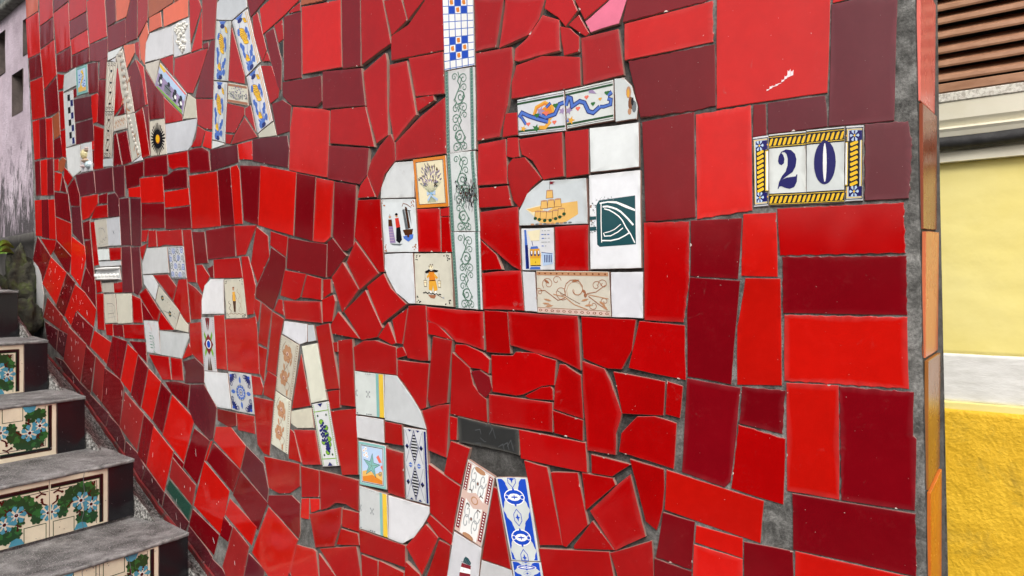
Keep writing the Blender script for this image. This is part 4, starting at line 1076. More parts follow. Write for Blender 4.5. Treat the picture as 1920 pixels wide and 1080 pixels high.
d 928,1379 911,1383 898,1366 927,1359
d 984,1399 953,1431 929,1389 942,1385
d 1064,1375 1030,1390 993,1392 930,1381 928,1325 1058,1325
d 925,1356 837,1354 845,1268 860,1262 905,1309 925,1324
d 1097,1450 1025,1496 971,1419 987,1399 1038,1390
w#stripe 1061,1324 967,1324 963,1235 1056,1233
d 700,1459 648,1457 641,1383 695,1383
d 646,1458 506,1453 500,1361 549,1379 641,1398
d 500,1452 402,1449 409,1399 427,1367 452,1367 496,1382
d 684,1379 637,1380 630,1387 589,1387 571,1381 547,1376 551,1333 575,1330 615,1312 630,1309 681,1312
w 964,1324 928,1324 887,1288 860,1259 844,1226 963,1231
w 1059,1230 967,1232 964,1184 1052,1184
d 964,1228 913,1227 909,1186 963,1185
w#diamond 908,1223 845,1224 836,1080 901,1081
d 856,1261 815,1275 783,1280 791,1178 839,1186 844,1231
d 783,1258 764,1256 766,1214 782,1213
d 781,1211 733,1203 755,1132 798,1147
d 838,1160 756,1129 776,1036 834,1066
k 763,1260 691,1253 624,1250 622,1204 650,1207 759,1212
d 690,1307 555,1303 554,1252 689,1255
d 611,1310 577,1328 558,1331 554,1326 553,1307 601,1306
d 541,1370 530,1370 500,1353 496,1280 553,1292 550,1332
d 554,1290 496,1278 496,1243 551,1251
d 623,1250 491,1241 488,1191 619,1199
d 498,1378 458,1367 447,1347 427,1295 437,1261 438,1226 489,1228 496,1309
d 482,1223 411,1214 444,1190 481,1191
d 612,1197 565,1191 535,1061 580,1053
d 843,1049 834,1062 776,1035 778,1014 813,1024
d 901,987 846,1042 812,1022 856,940
d 811,1018 782,1013 789,949 844,937
d 902,957 862,940 860,932 905,922
w#rose 739,1182 676,1158 706,1025 772,1046
w#light 773,1042 706,1024 713,966 791,949
w 706,1002 639,998 635,983 712,965
d 679,1140 671,1138 640,999 705,1004
w#bluewhite 674,1158 606,1167 580,1025 640,1015
w#bluewhite 640,1014 578,1024 571,985 631,972
d 558,1183 506,1189 502,1168 487,1104 528,1059 535,1061
d 499,1190 443,1188 438,1177 492,1127
d 484,1128 438,1175 426,1186 412,1198 386,1101 438,1069
d 515,1064 480,1112 440,1070 513,1059
d 581,1048 449,1066 440,1022 571,996
d 448,1064 375,1097 372,1035 433,1023
u 196,1773 117,1774 114,1729 196,1727
m 217,1773 199,1772 198,1726 218,1724
r~ 304,1769 220,1773 218,1615 302,1606
m 392,1767 306,1773 304,1609 386,1606
u~ 66,1728 12,1726 7,1693 9,1647 11,1621 66,1621
w#plateL 218,1724 195,1725 195,1621 216,1620
w#plate2 195,1726 143,1726 142,1620 194,1621
w#plate0 142,1727 91,1727 91,1620 142,1620
w#plateR 90,1727 67,1726 68,1621 91,1621
d~ 389,1605 314,1604 314,1512 323,1446 388,1448
m 312,1605 233,1605 239,1513 313,1518
r 232,1611 184,1611 182,1516 235,1518
m 313,1517 236,1511 240,1465 249,1354 317,1362 318,1463
r 229,1515 178,1514 176,1357 241,1354 241,1441
d~ 183,1617 17,1616 15,1547 179,1547
m~ 176,1546 14,1544 13,1463 175,1463
r~ 173,1461 13,1461 11,1363 173,1364
d 397,1447 321,1442 319,1356 415,1370
d 442,1363 353,1352 356,1298 426,1295
d 350,1353 324,1347 329,1296 353,1300
d 400,1293 371,1296 334,1288 339,1215 432,1232 428,1263
m 318,1360 235,1350 241,1283 250,1207 259,1197 326,1212
m~ 234,1352 171,1351 175,1286 238,1296
d~ 239,1295 171,1280 174,1183 250,1197
r 170,1362 99,1363 98,1201 169,1204
m~ 99,1362 5,1360 6,1301 2,1297 4,1200 96,1201
m~ 162,1202 3,1196 2,1111 161,1120
r 158,1119 2,1110 8,1100 158,1070
r 351,1213 201,1185 206,1121 354,1149
d 413,1223 355,1213 354,1182 357,1150 367,1114 386,1126
m~ 357,1145 305,1138 310,1062 369,1071
m 371,1070 310,1060 311,1039 371,1027
r 303,1133 232,1125 232,1094 305,1106
r 307,1103 232,1093 232,1055 309,1040
m 231,1120 161,1118 159,1070 231,1055'''

def wall_at(s):
    """point (x, y) and direction of the wall at distance s from its right corner"""
    P = PLAN
    if s <= P[1][0]: i = 0
    else:
        i = 0
        while i < len(P) - 2 and P[i + 1][0] < s: i += 1
    def tang(i):
        a, b = P[max(0, i - 1)], P[min(len(P) - 1, i + 1)]
        return Vector((b[1] - a[1], b[2] - a[2], 0)).normalized()
    a, b = P[i], P[i + 1]; t = (s - a[0]) / (b[0] - a[0])
    T = tang(i).lerp(tang(i + 1), min(1, max(0, t))).normalized()
    return Vector((a[1] + (b[1] - a[1]) * t, a[2] + (b[2] - a[2]) * t, 0)), T
UP = Vector((0, 0, 1))
def wall_frame(s, z, off=0.):
    p, T = wall_at(s); R = -T; N = R.cross(UP)
    m = Matrix.Identity(4)
    for i in range(3): m[i][0], m[i][1], m[i][2] = R[i], UP[i], N[i]
    o = Vector((p.x, p.y, z)) + N * off
    for i in range(3): m[i][3] = o[i]
    return m
def wp(s, z, off=0.):
    p, T = wall_at(s); return Vector((p.x, p.y, z)) + (-T).cross(UP) * off
def interp(pts, x):
    if x <= pts[0][0]: a, b = pts[0], pts[1]
    else:
        i = 0
        while i < len(pts) - 2 and pts[i + 1][0] < x: i += 1
        a, b = pts[i], pts[i + 1]
    return a[1] + (b[1] - a[1]) * (x - a[0]) / (b[0] - a[0])
def sstep(a, b, x):
    t = min(1, max(0, (x - a) / (b - a))); return t * t * (3 - 2 * t)

LEFT_EDGE = [(-.2, 3.40), (1.25, 3.34), (1.39, 3.325), (1.5, 3.30), (1.65, 3.262), (1.72, 3.245), (2.02, 3.278), (2.45, 3.337), (2.70, 3.366), (3.2, 3.42)]   # height -> distance
BASE = [(-.2, -.03), (0., .04), (1.711, .731), (1.847, .779), (2.022, .834), (2.176, .896), (2.309, .959), (2.526, 1.044), (2.732, 1.129), (3.043, 1.216), (3.406, 1.327), (4., 1.55)]   # distance -> height of the wall's foot
corner_s = lambda z: .0032 - (1.886 - z) * .018
WTOP = 2.25
wtop = lambda s: WTOP + .28 * s        # its top climbs with the steps

def wall_body():
    nx, nz = 330, 300; V = []; F = []; MO = []
    for j in range(nz + 1):
        for i in range(nx + 1):
            s = 3.37 * (i / nx) ** 1.25; z = -.15 + (wtop(s) + .15) * j / nz
            s0, s1 = corner_s(z), interp(LEFT_EDGE, z); s = s0 + (s1 - s0) * (i / nx) ** 1.25
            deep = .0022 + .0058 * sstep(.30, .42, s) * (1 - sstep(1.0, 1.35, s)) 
            q = Vector((s * 18, z * 18, 0)); n = noise.fractal(q, .9, 2.1, 5)
            marg = 1 - sstep(.012, .03, s)                     # the trowelled cement margin by the corner
            off = -deep + n * .0015 * (1 + 1.2 * marg) - marg * .0006
            off = min(off, -.0009)
            if i == 0: off -= .003
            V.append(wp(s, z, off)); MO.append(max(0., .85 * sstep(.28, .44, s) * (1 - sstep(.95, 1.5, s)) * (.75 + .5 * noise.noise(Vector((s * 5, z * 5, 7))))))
    for j in range(nz):
        for i in range(nx):
            a = j * (nx + 1) + i; F.append((a, a + nx + 1, a + nx + 2, a + 1))
    # left end, top and back
    b = len(V)
    for j in range(nz + 1): V.append(V[j * (nx + 1) + nx] + Vector((.15, .26, 0)))
    for i in range(nx + 1): V.append(V[nz * (nx + 1) + i] + Vector((.15, .26, 0)) * (i / nx) + Vector((.118, .16, 0)) * (1 - i / nx))
    V.append(V[0] + Vector((.118, .16, 0)))
    for j in range(nz): a = j * (nx + 1) + nx; F.append((a, b + j, b + j + 1, a + nx + 1))
    t0 = nz * (nx + 1); t1 = b + nz + 1
    for i in range(nx): F.append((t0 + i, t0 + i + 1, t1 + i + 1, t1 + i))
    F.append((len(V) - 1, t1) + tuple(t1 + i for i in range(1, nx + 1)) + tuple(b + j for j in range(nz - 1, -1, -1)))
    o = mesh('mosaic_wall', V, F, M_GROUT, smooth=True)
    at = o.data.attributes.new('joint_shade', 'FLOAT', 'POINT'); at.data.foreach_set('value', MO + [0.] * (len(o.data.vertices) - len(MO)))
    o['label'] = 'curving wall clad in red and maroon broken tiles with white letters'; o['category'] = 'wall'
    return o
WALL = wall_body()

# glaze colours (linear albedo) and roughness
GLAZE = dict(r=((.53, .006, .003), .05), d=((.37, .0012, .0016), .045), m=((.175, .0014, .005), .06), u=((.105, .009, .016), .13), n=((.31, .018, .018), .16), b=((.34, .085, .035), .05),
             s=((.66, .13, .065), .05), w=((.615, .635, .655), .10), c=((.60, .58, .49), .14), k=((.026, .027, .027), .3), g=((.016, .075, .052), .2), p=((.70, .16, .26), .12))
BISC = (.36, .22, .18)

def area2(q): return .5 * sum(q[i - 1][0] * q[i][1] - q[i][0] * q[i - 1][1] for i in range(len(q)))
def inset(q, d):
    n = len(q); out = []
    for i in range(n):
        a, b, c = Vector(q[i - 1]), Vector(q[i]), Vector(q[(i + 1) % n])
        e1, e2 = (b - a), (c - b)
        if e1.length < 1e-7 or e2.length < 1e-7: out.append(tuple(b)); continue
        e1.normalize(); e2.normalize()
        n1, n2 = Vector((-e1.y, e1.x)), Vector((-e2.y, e2.x)); m = n1 + n2
        if m.length < 1e-4: out.append(tuple(b)); continue
        m.normalize(); out.append(tuple(b + m * (d / max(.55, m.dot(n1)))))
    return out
def roughen(q, r, jag, white):
    """break the straight outline into short chords; ragged tiles are nibbled"""
    out = []; n = len(q)
    for i in range(n):
        a, b = Vector(q[i]), Vector(q[(i + 1) % n]); L = (b - a).length
        if L < 1e-6: continue
        d = (b - a) / L; nn = Vector((-d.y, d.x)); out.append(tuple(a))
        rag = jag and r.random() < .5
        k = int(L / (.0038 if rag else .011)); k = min(k, 64 if rag else 9)
        ph = r.random() * 6; amp = r.uniform(.0010, .0019)
        bow = r.uniform(-.0006, .0006)
        for j in range(1, k):
            t = j / k
            o = bow * math.sin(math.pi * t) + r.uniform(-.00022, .00022)
            if rag: o = amp * (abs(math.sin(ph + t * L / .021 * math.pi + .8 * math.sin(t * L / .017))) ** .7 - .55) + r.uniform(-.0003, .0003) + .0004 * noise.noise(Vector((t * L * 160, ph, 0)))
            out.append(tuple(a + d * (L * t) + nn * o))
    return out

class TileMesh:
    def __init__(s): s.v = []; s.f = []; s.c = []
    def ring(s, q, z, col): b = len(s.v); s.v += [(x, y, z) for x, y in q]; s.c += [col] * len(q); return b
    def shell(s, q, col, thick, rough, edge, body=None, bloom=0.):
        n = len(q); A = abs(area2(q)); bev = min(.0009, .035 * math.sqrt(A))
        lite = tuple(c * .84 + e * .16 for c, e in zip(col, edge))
        body = (*(body or BISC), .8)
        r0 = s.ring(q, -thick, body); r1 = s.ring(q, -bev * .8, body)
        i1 = inset(q, bev * .35); i2 = inset(q, bev)
        r2 = s.ring(q, -bev * .8, (*lite, rough + .1)); r3 = s.ring(i1, -bev * .25, (*lite, rough)); r4 = s.ring(i2, 0, (*col, rough))
        rings = [(r0, r1), (r2, r3), (r3, r4)]; last = r4
        if bloom > 0 and A > .0035:                           # the glaze thins and chalks a little towards the rim
            fade = tuple(x * (1 - bloom) + y * bloom for x, y in zip(col, edge))
            s.c[r4:r4 + n] = [(*tuple(f * random.Random(i * 31 + n).uniform(.85, 1.15) for f in fade), rough + .06) for i in range(n)]
            cx = sum(p[0] for p in q) / n; cy = sum(p[1] for p in q) / n
            def pull(p):
                d = math.hypot(p[0] - cx, p[1] - cy); k = 1 - min(.3, .0085 / max(d, 1e-6)); return (cx + (p[0] - cx) * k, cy + (p[1] - cy) * k)
            r5 = s.ring([pull(p) for p in i2], 0, (*col, rough)); rings.append((r4, r5)); last = r5
        for a, b in rings:
            for k in range(n): m = (k + 1) % n; s.f.append((a + k, a + m, b + m, b + k))
        s.f.append(tuple(range(last, last + n)))
    def flat(s, q, z, col):
        if len(q) < 3: return
        if area2(q) < 0: q = q[::-1]
        b = s.ring(q, z, col); s.f.append(tuple(range(b, b + len(q))))
    def dome(s, x, y, rx, ry, h, col, seg=7):
        b = len(s.v)
        for k, (q, z) in enumerate(((1., -.0004), (.8, .55 * h), (.42, .9 * h))):
            s.v += [(x + rx * q * math.cos(TAU * i / seg), y + ry * q * math.sin(TAU * i / seg), z) for i in range(seg)]; s.c += [col] * seg
        s.v.append((x, y, h)); s.c.append(col)
        for k in range(2):
            for i in range(seg): m = (i + 1) % seg; s.f.append((b + k * seg + i, b + k * seg + m, b + (k + 1) * seg + m, b + (k + 1) * seg + i))
        for i in range(seg): s.f.append((b + 2 * seg + i, b + 2 * seg + (i + 1) % seg, b + 3 * seg))
    def stamp(s, pr, quad, rough=.1, z0=.00025):
        TL, TR, BR, BL = [Vector(p) for p in quad]
        def mp(u, v): u = min(.992, max(.008, u)); v = min(.994, max(.006, v)); return (TL * (1 - u) + TR * u) * (1 - v) + (BL * (1 - u) + BR * u) * v
        H = ((BL - TL).length + (BR - TR).length) / 2
        for k, (kind, pts, c, w) in enumerate(pr.q):
            col = (*INK[c], rough); z = z0 + k * 4e-6
            if kind == 'p': s.flat([tuple(mp(*p)) for p in pts], z, col)
            else:
                L = [mp(*p) for p in pts]; L = [L[0]] + [L[i] for i in range(1, len(L)) if (L[i] - L[i - 1]).length > 1e-6]
                if len(L) < 2: continue
                hw = w * H / 2; A = []; B = []
                closed = (L[0] - L[-1]).length < 1e-6
                for i, p in enumerate(L):
                    a = L[i - 1] if i > 0 else (L[-2] if closed else p); b = L[i + 1] if i < len(L) - 1 else (L[1] if closed else p)
                    d1 = (p - a); d2 = (b - p); d = (d1.normalized() if d1.length > 1e-7 else Vector((0, 0))) + (d2.normalized() if d2.length > 1e-7 else Vector((0, 0)))
                    if d.length < 1e-6: d = d2 if d2.length > 1e-7 else d1
                    d.normalize(); nn = Vector((-d.y, d.x))
                    e = (d2 if d2.length > 1e-7 else d1).normalized(); ml = hw / max(.5, abs(nn.dot(Vector((-e.y, e.x)))))
                    A.append(p + nn * ml); B.append(p - nn * ml)
                b0 = len(s.v)
                for a, b in zip(A, B): s.v += [(a.x, a.y, z), (b.x, b.y, z)]; s.c += [col, col]
                for i in range(len(L) - 1): s.f.append((b0 + 2 * i + 1, b0 + 2 * i + 3, b0 + 2 * i + 2, b0 + 2 * i))
    def build(s, name, parent, matrix, mats=None):
        me = bpy.data.meshes.new(name); me.from_pydata(s.v, [], s.f); me.materials.append(mats or M_GLAZE)
        at = me.color_attributes.new('col', 'FLOAT_COLOR', 'POINT')
        at.data.foreach_set('color', [x for c in s.c for x in c]); me.update()
        o = bpy.data.objects.new(name, me); COL.objects.link(o); o.matrix_world = matrix
        if parent:
            o.parent = parent; o.matrix_parent_inverse = parent_world(parent).inverted()
        return o
    def moved(s, m):
        return [tuple(m @ Vector(v)) for v in s.v]

NUMBER = empty('house_number', wp(.2, 1.66, 0), 'white plaque with navy number 20 in a yellow rope border', 'house number')

def make_tile(code, pts, r):
    jag = '~' in code; code = code.replace('~', '')
    c, d = (code.split('#') + [None])[:2]
    sc = sum(p[0] for p in pts) / len(pts); zc = sum(p[1] for p in pts) / len(pts)
    q = [(-(p[0] - sc), p[1] - zc) for p in pts]              # corners as seen from the street: x right, y up
    corners4 = [q[0], q[2], q[3], q[4]] if d == 'azure2' and len(q) == 5 else q if len(q) == 4 else None
    if corners4 is None:
        xs, ys = [p[0] for p in q], [p[1] for p in q]; corners4 = [(min(xs), max(ys)), (max(xs), max(ys)), (max(xs), min(ys)), (min(xs), min(ys))]
    if area2(q) < 0: q = q[::-1]
    A = area2(q)
    q = roughen(inset(q, .0002), r, jag, c in 'wc')
    col, rough = GLAZE[c]
    k = 1 + r.uniform(-.10, .10); col = tuple(min(.9, x * k) for x in col)
    if jag and c == 'u': rough = .42
    if c in 'wc': col = tuple(x * (1 + r.uniform(-.04, .02)) for x in col)
    tm = TileMesh()
    edge = (.42, .2, .19) if c in 'rdmunbsp' else (.42, .40, .34)
    if c == 'm' or c == 'u': edge = (.28, .09, .11)
    tm.shell(q, col, .0105, rough, edge, None, max(0., r.uniform(-.04, .13)) if c not in 'wc' else r.uniform(.0, .25))
    if c not in 'k':
        for i in range(r.choice((0, 0, 0, 1, 1, 2))):          # chipped rims show the pale clay
            k = r.randrange(len(q)); p0 = Vector(q[k]); p1 = Vector(q[(k + 1) % len(q)]); cx = Vector((0, 0)) - p0
            if cx.length < .008: continue
            cx.normalize(); L = r.uniform(.0015, .0045); e_ = (p1 - p0).normalized()
            tm.flat([tuple(p0 - cx * .0004 - e_ * L * .6), tuple(p0 + cx * L * .45 - e_ * L * .2), tuple(p0 + cx * L * .55 + e_ * L * .35), tuple(p0 - cx * .0004 + e_ * L)], .00022 + i * 3e-6, (*r.choice(((.55, .42, .38), (.42, .30, .27), (.62, .52, .48))), .7))
    if d in ('face', 'cross', 'ornate', 'stripe', 'cobalt') or d is None or True:
        if d: 
            if d not in ('grape', 'snail', 'capital'): tm.stamp(design(d, r), corners4)
    quad = [Vector(p) for p in corners4]
    mp = lambda u, v: (quad[0] * (1 - u) + quad[1] * u) * (1 - v) + (quad[3] * (1 - u) + quad[2] * u) * v
    w, h = (quad[1] - quad[0]).length, (quad[3] - quad[0]).length
    if d == 'grape':
        for i in range(46):
            u, v = r.uniform(.2, .85), r.uniform(.12, .9)
            if abs(u - .55) > .42 * (1.05 - v) + .1: continue
            p = mp(u, v); tm.dome(p.x, p.y, w * .055, w * .055, w * .055, (.66, .65, .6, .3))
        for u, v in ((.2, .15), (.35, .08), (.5, .12), (.7, .1), (.85, .2)):
            p = mp(u, v); tm.dome(p.x, p.y, w * .11, w * .05, w * .04, (.7, .69, .64, .3))
    elif d == 'snail':
        for u, v, a, b, cc in ((.38, .38, .24, .2, (.62, .55, .3)), (.34, .36, .15, .13, (.72, .66, .4)), (.33, .35, .07, .07, (.45, .38, .2)), (.6, .25, .1, .05, (.5, .36, .3)), (.45, .62, .22, .08, (.42, .3, .22)), (.7, .78, .2, .14, (.5, .62, .66)), (.66, .2, .05, .05, (.4, .3, .28)), (.25, .8, .12, .06, (.6, .5, .5))):
            p = mp(u, v); tm.dome(p.x, p.y, w * a, h * b, w * .1 * (1 + a), (*cc, .15), 10)
    elif d == 'capital':
        for i in range(13):
            p = mp(.06 + i * .07, .62 + .05 * (i % 2)); tm.dome(p.x, p.y, w * .03, h * .16, .006, (.72, .72, .7, .4))
        for v, hh in ((.12, .012), (.9, .01)):
            p = mp(.5, v); tm.dome(p.x, p.y, w * .5, h * .12, hh, (.76, .76, .74, .35), 12)
    elif d == 'vine':
        for i in range(9):
            p = mp(.25 + .06 * i + .05 * math.sin(i), .06 + .105 * i); tm.dome(p.x, p.y, w * .13, h * .045, .003, (.55, .52, .46, .45), 7)
    if c == 'k':
        for i in range(9 if A > .001 else 0):
            u, v = r.uniform(.05, .95), r.uniform(.2, .85); P2 = Print(); a = r.uniform(-.9, .9)
            P2.line([(u, v), (u + .08 * math.cos(a), v + .3 * math.sin(a)), (u + .1, v + .1)], .03, 'slate'); tm.stamp(P2, corners4, .5, .0003 + i * 1e-5)
    # white paint flecks splashed over the tiles at the upper foot of the wall, thinning out down the slope
    dens = 420 * math.exp(-((sc - 2.95) / .30) ** 2 - ((zc - 1.44) / .17) ** 2) + 150 * math.exp(-(max(0, zc - interp(BASE, sc) - .06) / .2) ** 2) * sstep(1.2, 1.6, sc)
    for i in range(int(A * dens * (1 + r.random()))):
        tri = r.sample(range(len(q)), 3) if len(q) >= 3 else None
        a, b = r.random(), r.random()
        if a + b > 1: a, b = 1 - a, 1 - b
        p0, p1, p2 = (Vector(q[t]) for t in tri); p = (p0 + (p1 - p0) * a + (p2 - p0) * b) * .9
        L = r.uniform(.0015, .004) * (1 + 2.4 * (r.random() < .35)); wd = r.uniform(.0007, .0016); an = r.choice((1.57, 1.4, 2.2, 1.9, 1.75))
        tm.flat([(p.x + L * math.cos(t) * math.cos(an) - wd * math.sin(t) * math.sin(an), p.y + L * math.cos(t) * math.sin(an) + wd * math.sin(t) * math.cos(an)) for t in (TAU * k / 6 + r.random() * .5 for k in range(6))], .0003 + i * 3e-6, (.72, .70, .68, .5))
    if c == 'r' and A > .012 and zc > 1.8 and sc < .5:                      # flaked patch of the big tile
        for i in range(9):
            x, y = (-.006 + i * .0042, -.061 + i * .0022 + r.uniform(-.001, .001)); hgt = (.003, .005, .0025, .004, .002, .004, .006, .012, .009)[i]
            tm.flat([(x, y), (x + .004, y + .0012), (x + .0045, y + hgt), (x + .0022, y + hgt * .7), (x + .0006, y + hgt * .9)], .0004 + i * 4e-6, (.78, .66, .68, .3))
    m = wall_frame(sc, zc)
    tl = .0085 * min(1, .05 / math.sqrt(A))
    m = m @ Matrix.Rotation(r.gauss(0, tl), 4, 'X') @ Matrix.Rotation(r.gauss(0, tl), 4, 'Y')
    if d and d.startswith('plate'): m = wall_frame(sc, zc, .0008 + .0004 * r.random())
    return c, d, A, tm, m

rest = TileMesh(); made = []
for ln in TILES.split('\n'):
    if not ln.strip(): continue
    p = ln.split(); pts = [tuple(float(a) / 1000 for a in q.split(',')) for q in p[1:]]
    made.append(make_tile(p[0], pts, random.Random(len(made) * 7 + 3)))
reds = sorted([t for t in made if t[0] not in 'wck'], key=lambda t: -t[2] / max(.6, t[4].translation.y) ** 2)
for i, (c, d, A, tm, m) in enumerate(reds):
    if i < 294: tm.build('tile', WALL, m)
    else:
        b = len(rest.v); rest.v += tm.moved(m); rest.c += tm.c; rest.f += [tuple(x + b for x in f) for f in tm.f]
# the mosaic goes on above and below what was measured piece by piece: plain courses of red tiles
def courses(lo, hi, seed):
    r = random.Random(seed); s = .024
    while s < 3.30:
        w = r.uniform(.07, .13); s1 = min(s + w, 3.32); z = max(lo(s), lo(s1)) if lo is not BASEF else max(lo(s), lo(s1)) + .015
        top = min(hi(s), hi(s1))
        while top - z > .02:
            h = min(r.uniform(.06, .16), top - z)
            if top - z - h < .03: h = top - z
            g = .003; k = lambda: r.uniform(-.002, .002)
            code = r.choice('rdddmmu')
            _, _, A, tm, m = make_tile(code, [(s1 - g + k(), z + h - g + k()), (s + g + k(), z + h - g + k()), (s + g + k(), z + g + k()), (s1 - g + k(), z + g + k())], r)
            b = len(rest.v); rest.v.extend(tm.moved(m)); rest.c.extend(tm.c); rest.f.extend(tuple(x + b for x in f) for f in tm.f)
            z += h
        s = s1
BASEF = lambda s: interp(BASE, s)
courses(lambda s: 1.5 + 549 * wall_at(s)[0].y / 1423, lambda s: wtop(s) - .02, 5)
courses(BASEF, lambda s: 1.5 - 549 * wall_at(s)[0].y / 1423, 6)
stuff(rest.build('small_tiles', WALL, Matrix.Identity(4)))
for c, d, A, tm, m in made:
    if c == 'k': tm.build('stone_tile', WALL, m)
    elif c in 'wc':
        if d and d.startswith('plate'): tm.build('digit_tile' if d[-1] in '20' else 'border_tile', NUMBER, m)
        else: tm.build('painted_tile' if d else 'white_tile', WALL, m)

# return face at the wall's right end: one column of tiles and a dark cement edge
RD = Vector((.594, .804, 0))
def ret(z, t): return wp(corner_s(z), z, 0) + RD * t
ret_w = lambda z: .149 - (1.886 - z) * .050
mb = MB(); n = 60; rows = []
for j in range(n + 1):
    z = -.15 + (WTOP + .15) * j / n; a = .004 * noise.noise(Vector((z * 30, 3, 0)))
    w = ret_w(z); w2 = w + .05 - (1.886 - z) * .03
    rows.append([wp(corner_s(z), z, -.004), ret(z, .004), ret(z, w), ret(z, w + .002) + Vector((.006, -.004, 0)), ret(z, max(w + .01, w2) + a), ret(z, max(w + .01, w2) + a) + Vector((-.2, .12, 0))])
V = [p for rr in rows for p in rr]; F = []
for j in range(n):
    for i in range(5): a = j * 6 + i; F.append((a, a + 1, a + 7, a + 6))
mesh('cement_edge', V, F, M_EDGE, WALL)
for j, (z0, z1, dz, col) in enumerate(((1.062, 1.226, .012, (.50, .12, .006)), (1.229, 1.403, .012, (.26, .09, .012)), (1.406, 1.577, .003, (.52, .13, .05)), (1.580, 1.750, .006, (.22, .045, .016)), (1.753, 1.925, .006, (.7, .15, .12)), (1.928, 2.10, 0, (.5, .02, .02)))):
    fr = []
    zc = (z0 + z1) / 2; w = ret_w(zc); dzn = (.012, .003, .006, .006, 0, 0)[j]
    N = RD.cross(UP); o = ret(zc, w / 2) + N * .004
    m = Matrix.Identity(4)
    for i in range(3): m[i][0], m[i][1], m[i][2], m[i][3] = RD[i], UP[i], N[i], o[i]
    lean = lambda z, t: (ret(z, t) - ret(zc, w / 2)).dot(RD)
    q = [(lean(z0, .006), z0 - zc), (lean(z0, ret_w(z0) - .003), z0 + dz - zc), (lean(z1, ret_w(z1) - .003), z1 + dzn - zc - .001), (lean(z1, .006), z1 - zc - .001)]
    rr = random.Random(j); tm = TileMesh(); tm.shell(roughen(q, rr, False, False), col, .0045, .22, col, col)
    tm.build('tile', WALL, m @ Matrix.Rotation(rr.gauss(0, .004), 4, 'X'))
# red paint line along the foot
mb = MB(); prev = None; V = []; F = []
for k in range(70):
    s = 1.55 + 1.85 * k / 69; z = interp(BASE, s); j = .004 * noise.noise(Vector((s * 14, 0, 1)))
    V += [wp(s, z - .03, .004), wp(s, z + .012 + j, .0045), wp(s, z + .014 + j, -.002)]
    if k: a = len(V) - 6; F += [(a, a + 1, a + 4, a + 3), (a + 1, a + 2, a + 5, a + 4)]
mesh('paint_line', V, F, M_STAIN, WALL)

# ------------------------------------------------------------------ staircase beside the wall
CV = Vector((.523, .852, 0)); RN = Vector((.852, -.523, 0))   # along each step towards the wall; out of the riser
def step_d(k): return 1.84 - (k - 3) * .2227
def step_p(k): return Vector((-.6746, 1, 0)) * step_d(k)
def step_h(k): return 1.5 - (.486 + (k - 3) * .157 + (.008 if k > 3 else 0))           # top of the riser tiles
ENDS = [(-3, -.19), (-2, -.11), (-1, -.03), (0, .0526), (1, .135), (2, .2267), (3, .338), (4, .4476), (5, .56), (8, .9)]
TILE_R = {3: .2644, 2: .1456, 1: .0644, 4: .3639}
STAIR = empty('staircase', step_p(3) + Vector((0, 0, .7)), 'worn grey cement staircase with flower tiled risers climbing beside the red wall', 'staircase')
STAIR['kind'] = 'thing'
def step_design_tile(k, i, t0, t1, z0, z1, mirror):
    w, h = t1 - t0, z1 - z0
    r = random.Random(k * 10 + i)
    q = [(-w / 2, -h / 2), (w / 2, -h / 2), (w / 2, h / 2), (-w / 2, h / 2)]
    tm = TileMesh(); tm.shell(roughen(inset(q, .0004), r, False, True), (.80, .73, .55), .009, .1, (.7, .65, .5))
    pr = step_design(mirror, r)
    if k % 2 == 0: pr.q = [(a, [(u, 1 - v) for u, v in pts], col, wd) for a, pts, col, wd in pr.q]   # every other riser has its tiles upside down
    tm.stamp(pr, [(-w / 2 * .985, h / 2), (w / 2 * .985, h / 2), (w / 2 * .985, -h / 2), (-w / 2 * .985, -h / 2)], .1)
    return tm
def riser_frame(k, t, z, off):
    o = step_p(k) + CV * t + RN * off; m = Matrix.Identity(4); N = CV.cross(UP)
    for i in range(3): m[i][0], m[i][1], m[i][2] = CV[i], UP[i], N[i]
    m[0][3], m[1][3], m[2][3] = o.x, o.y, z
    return m
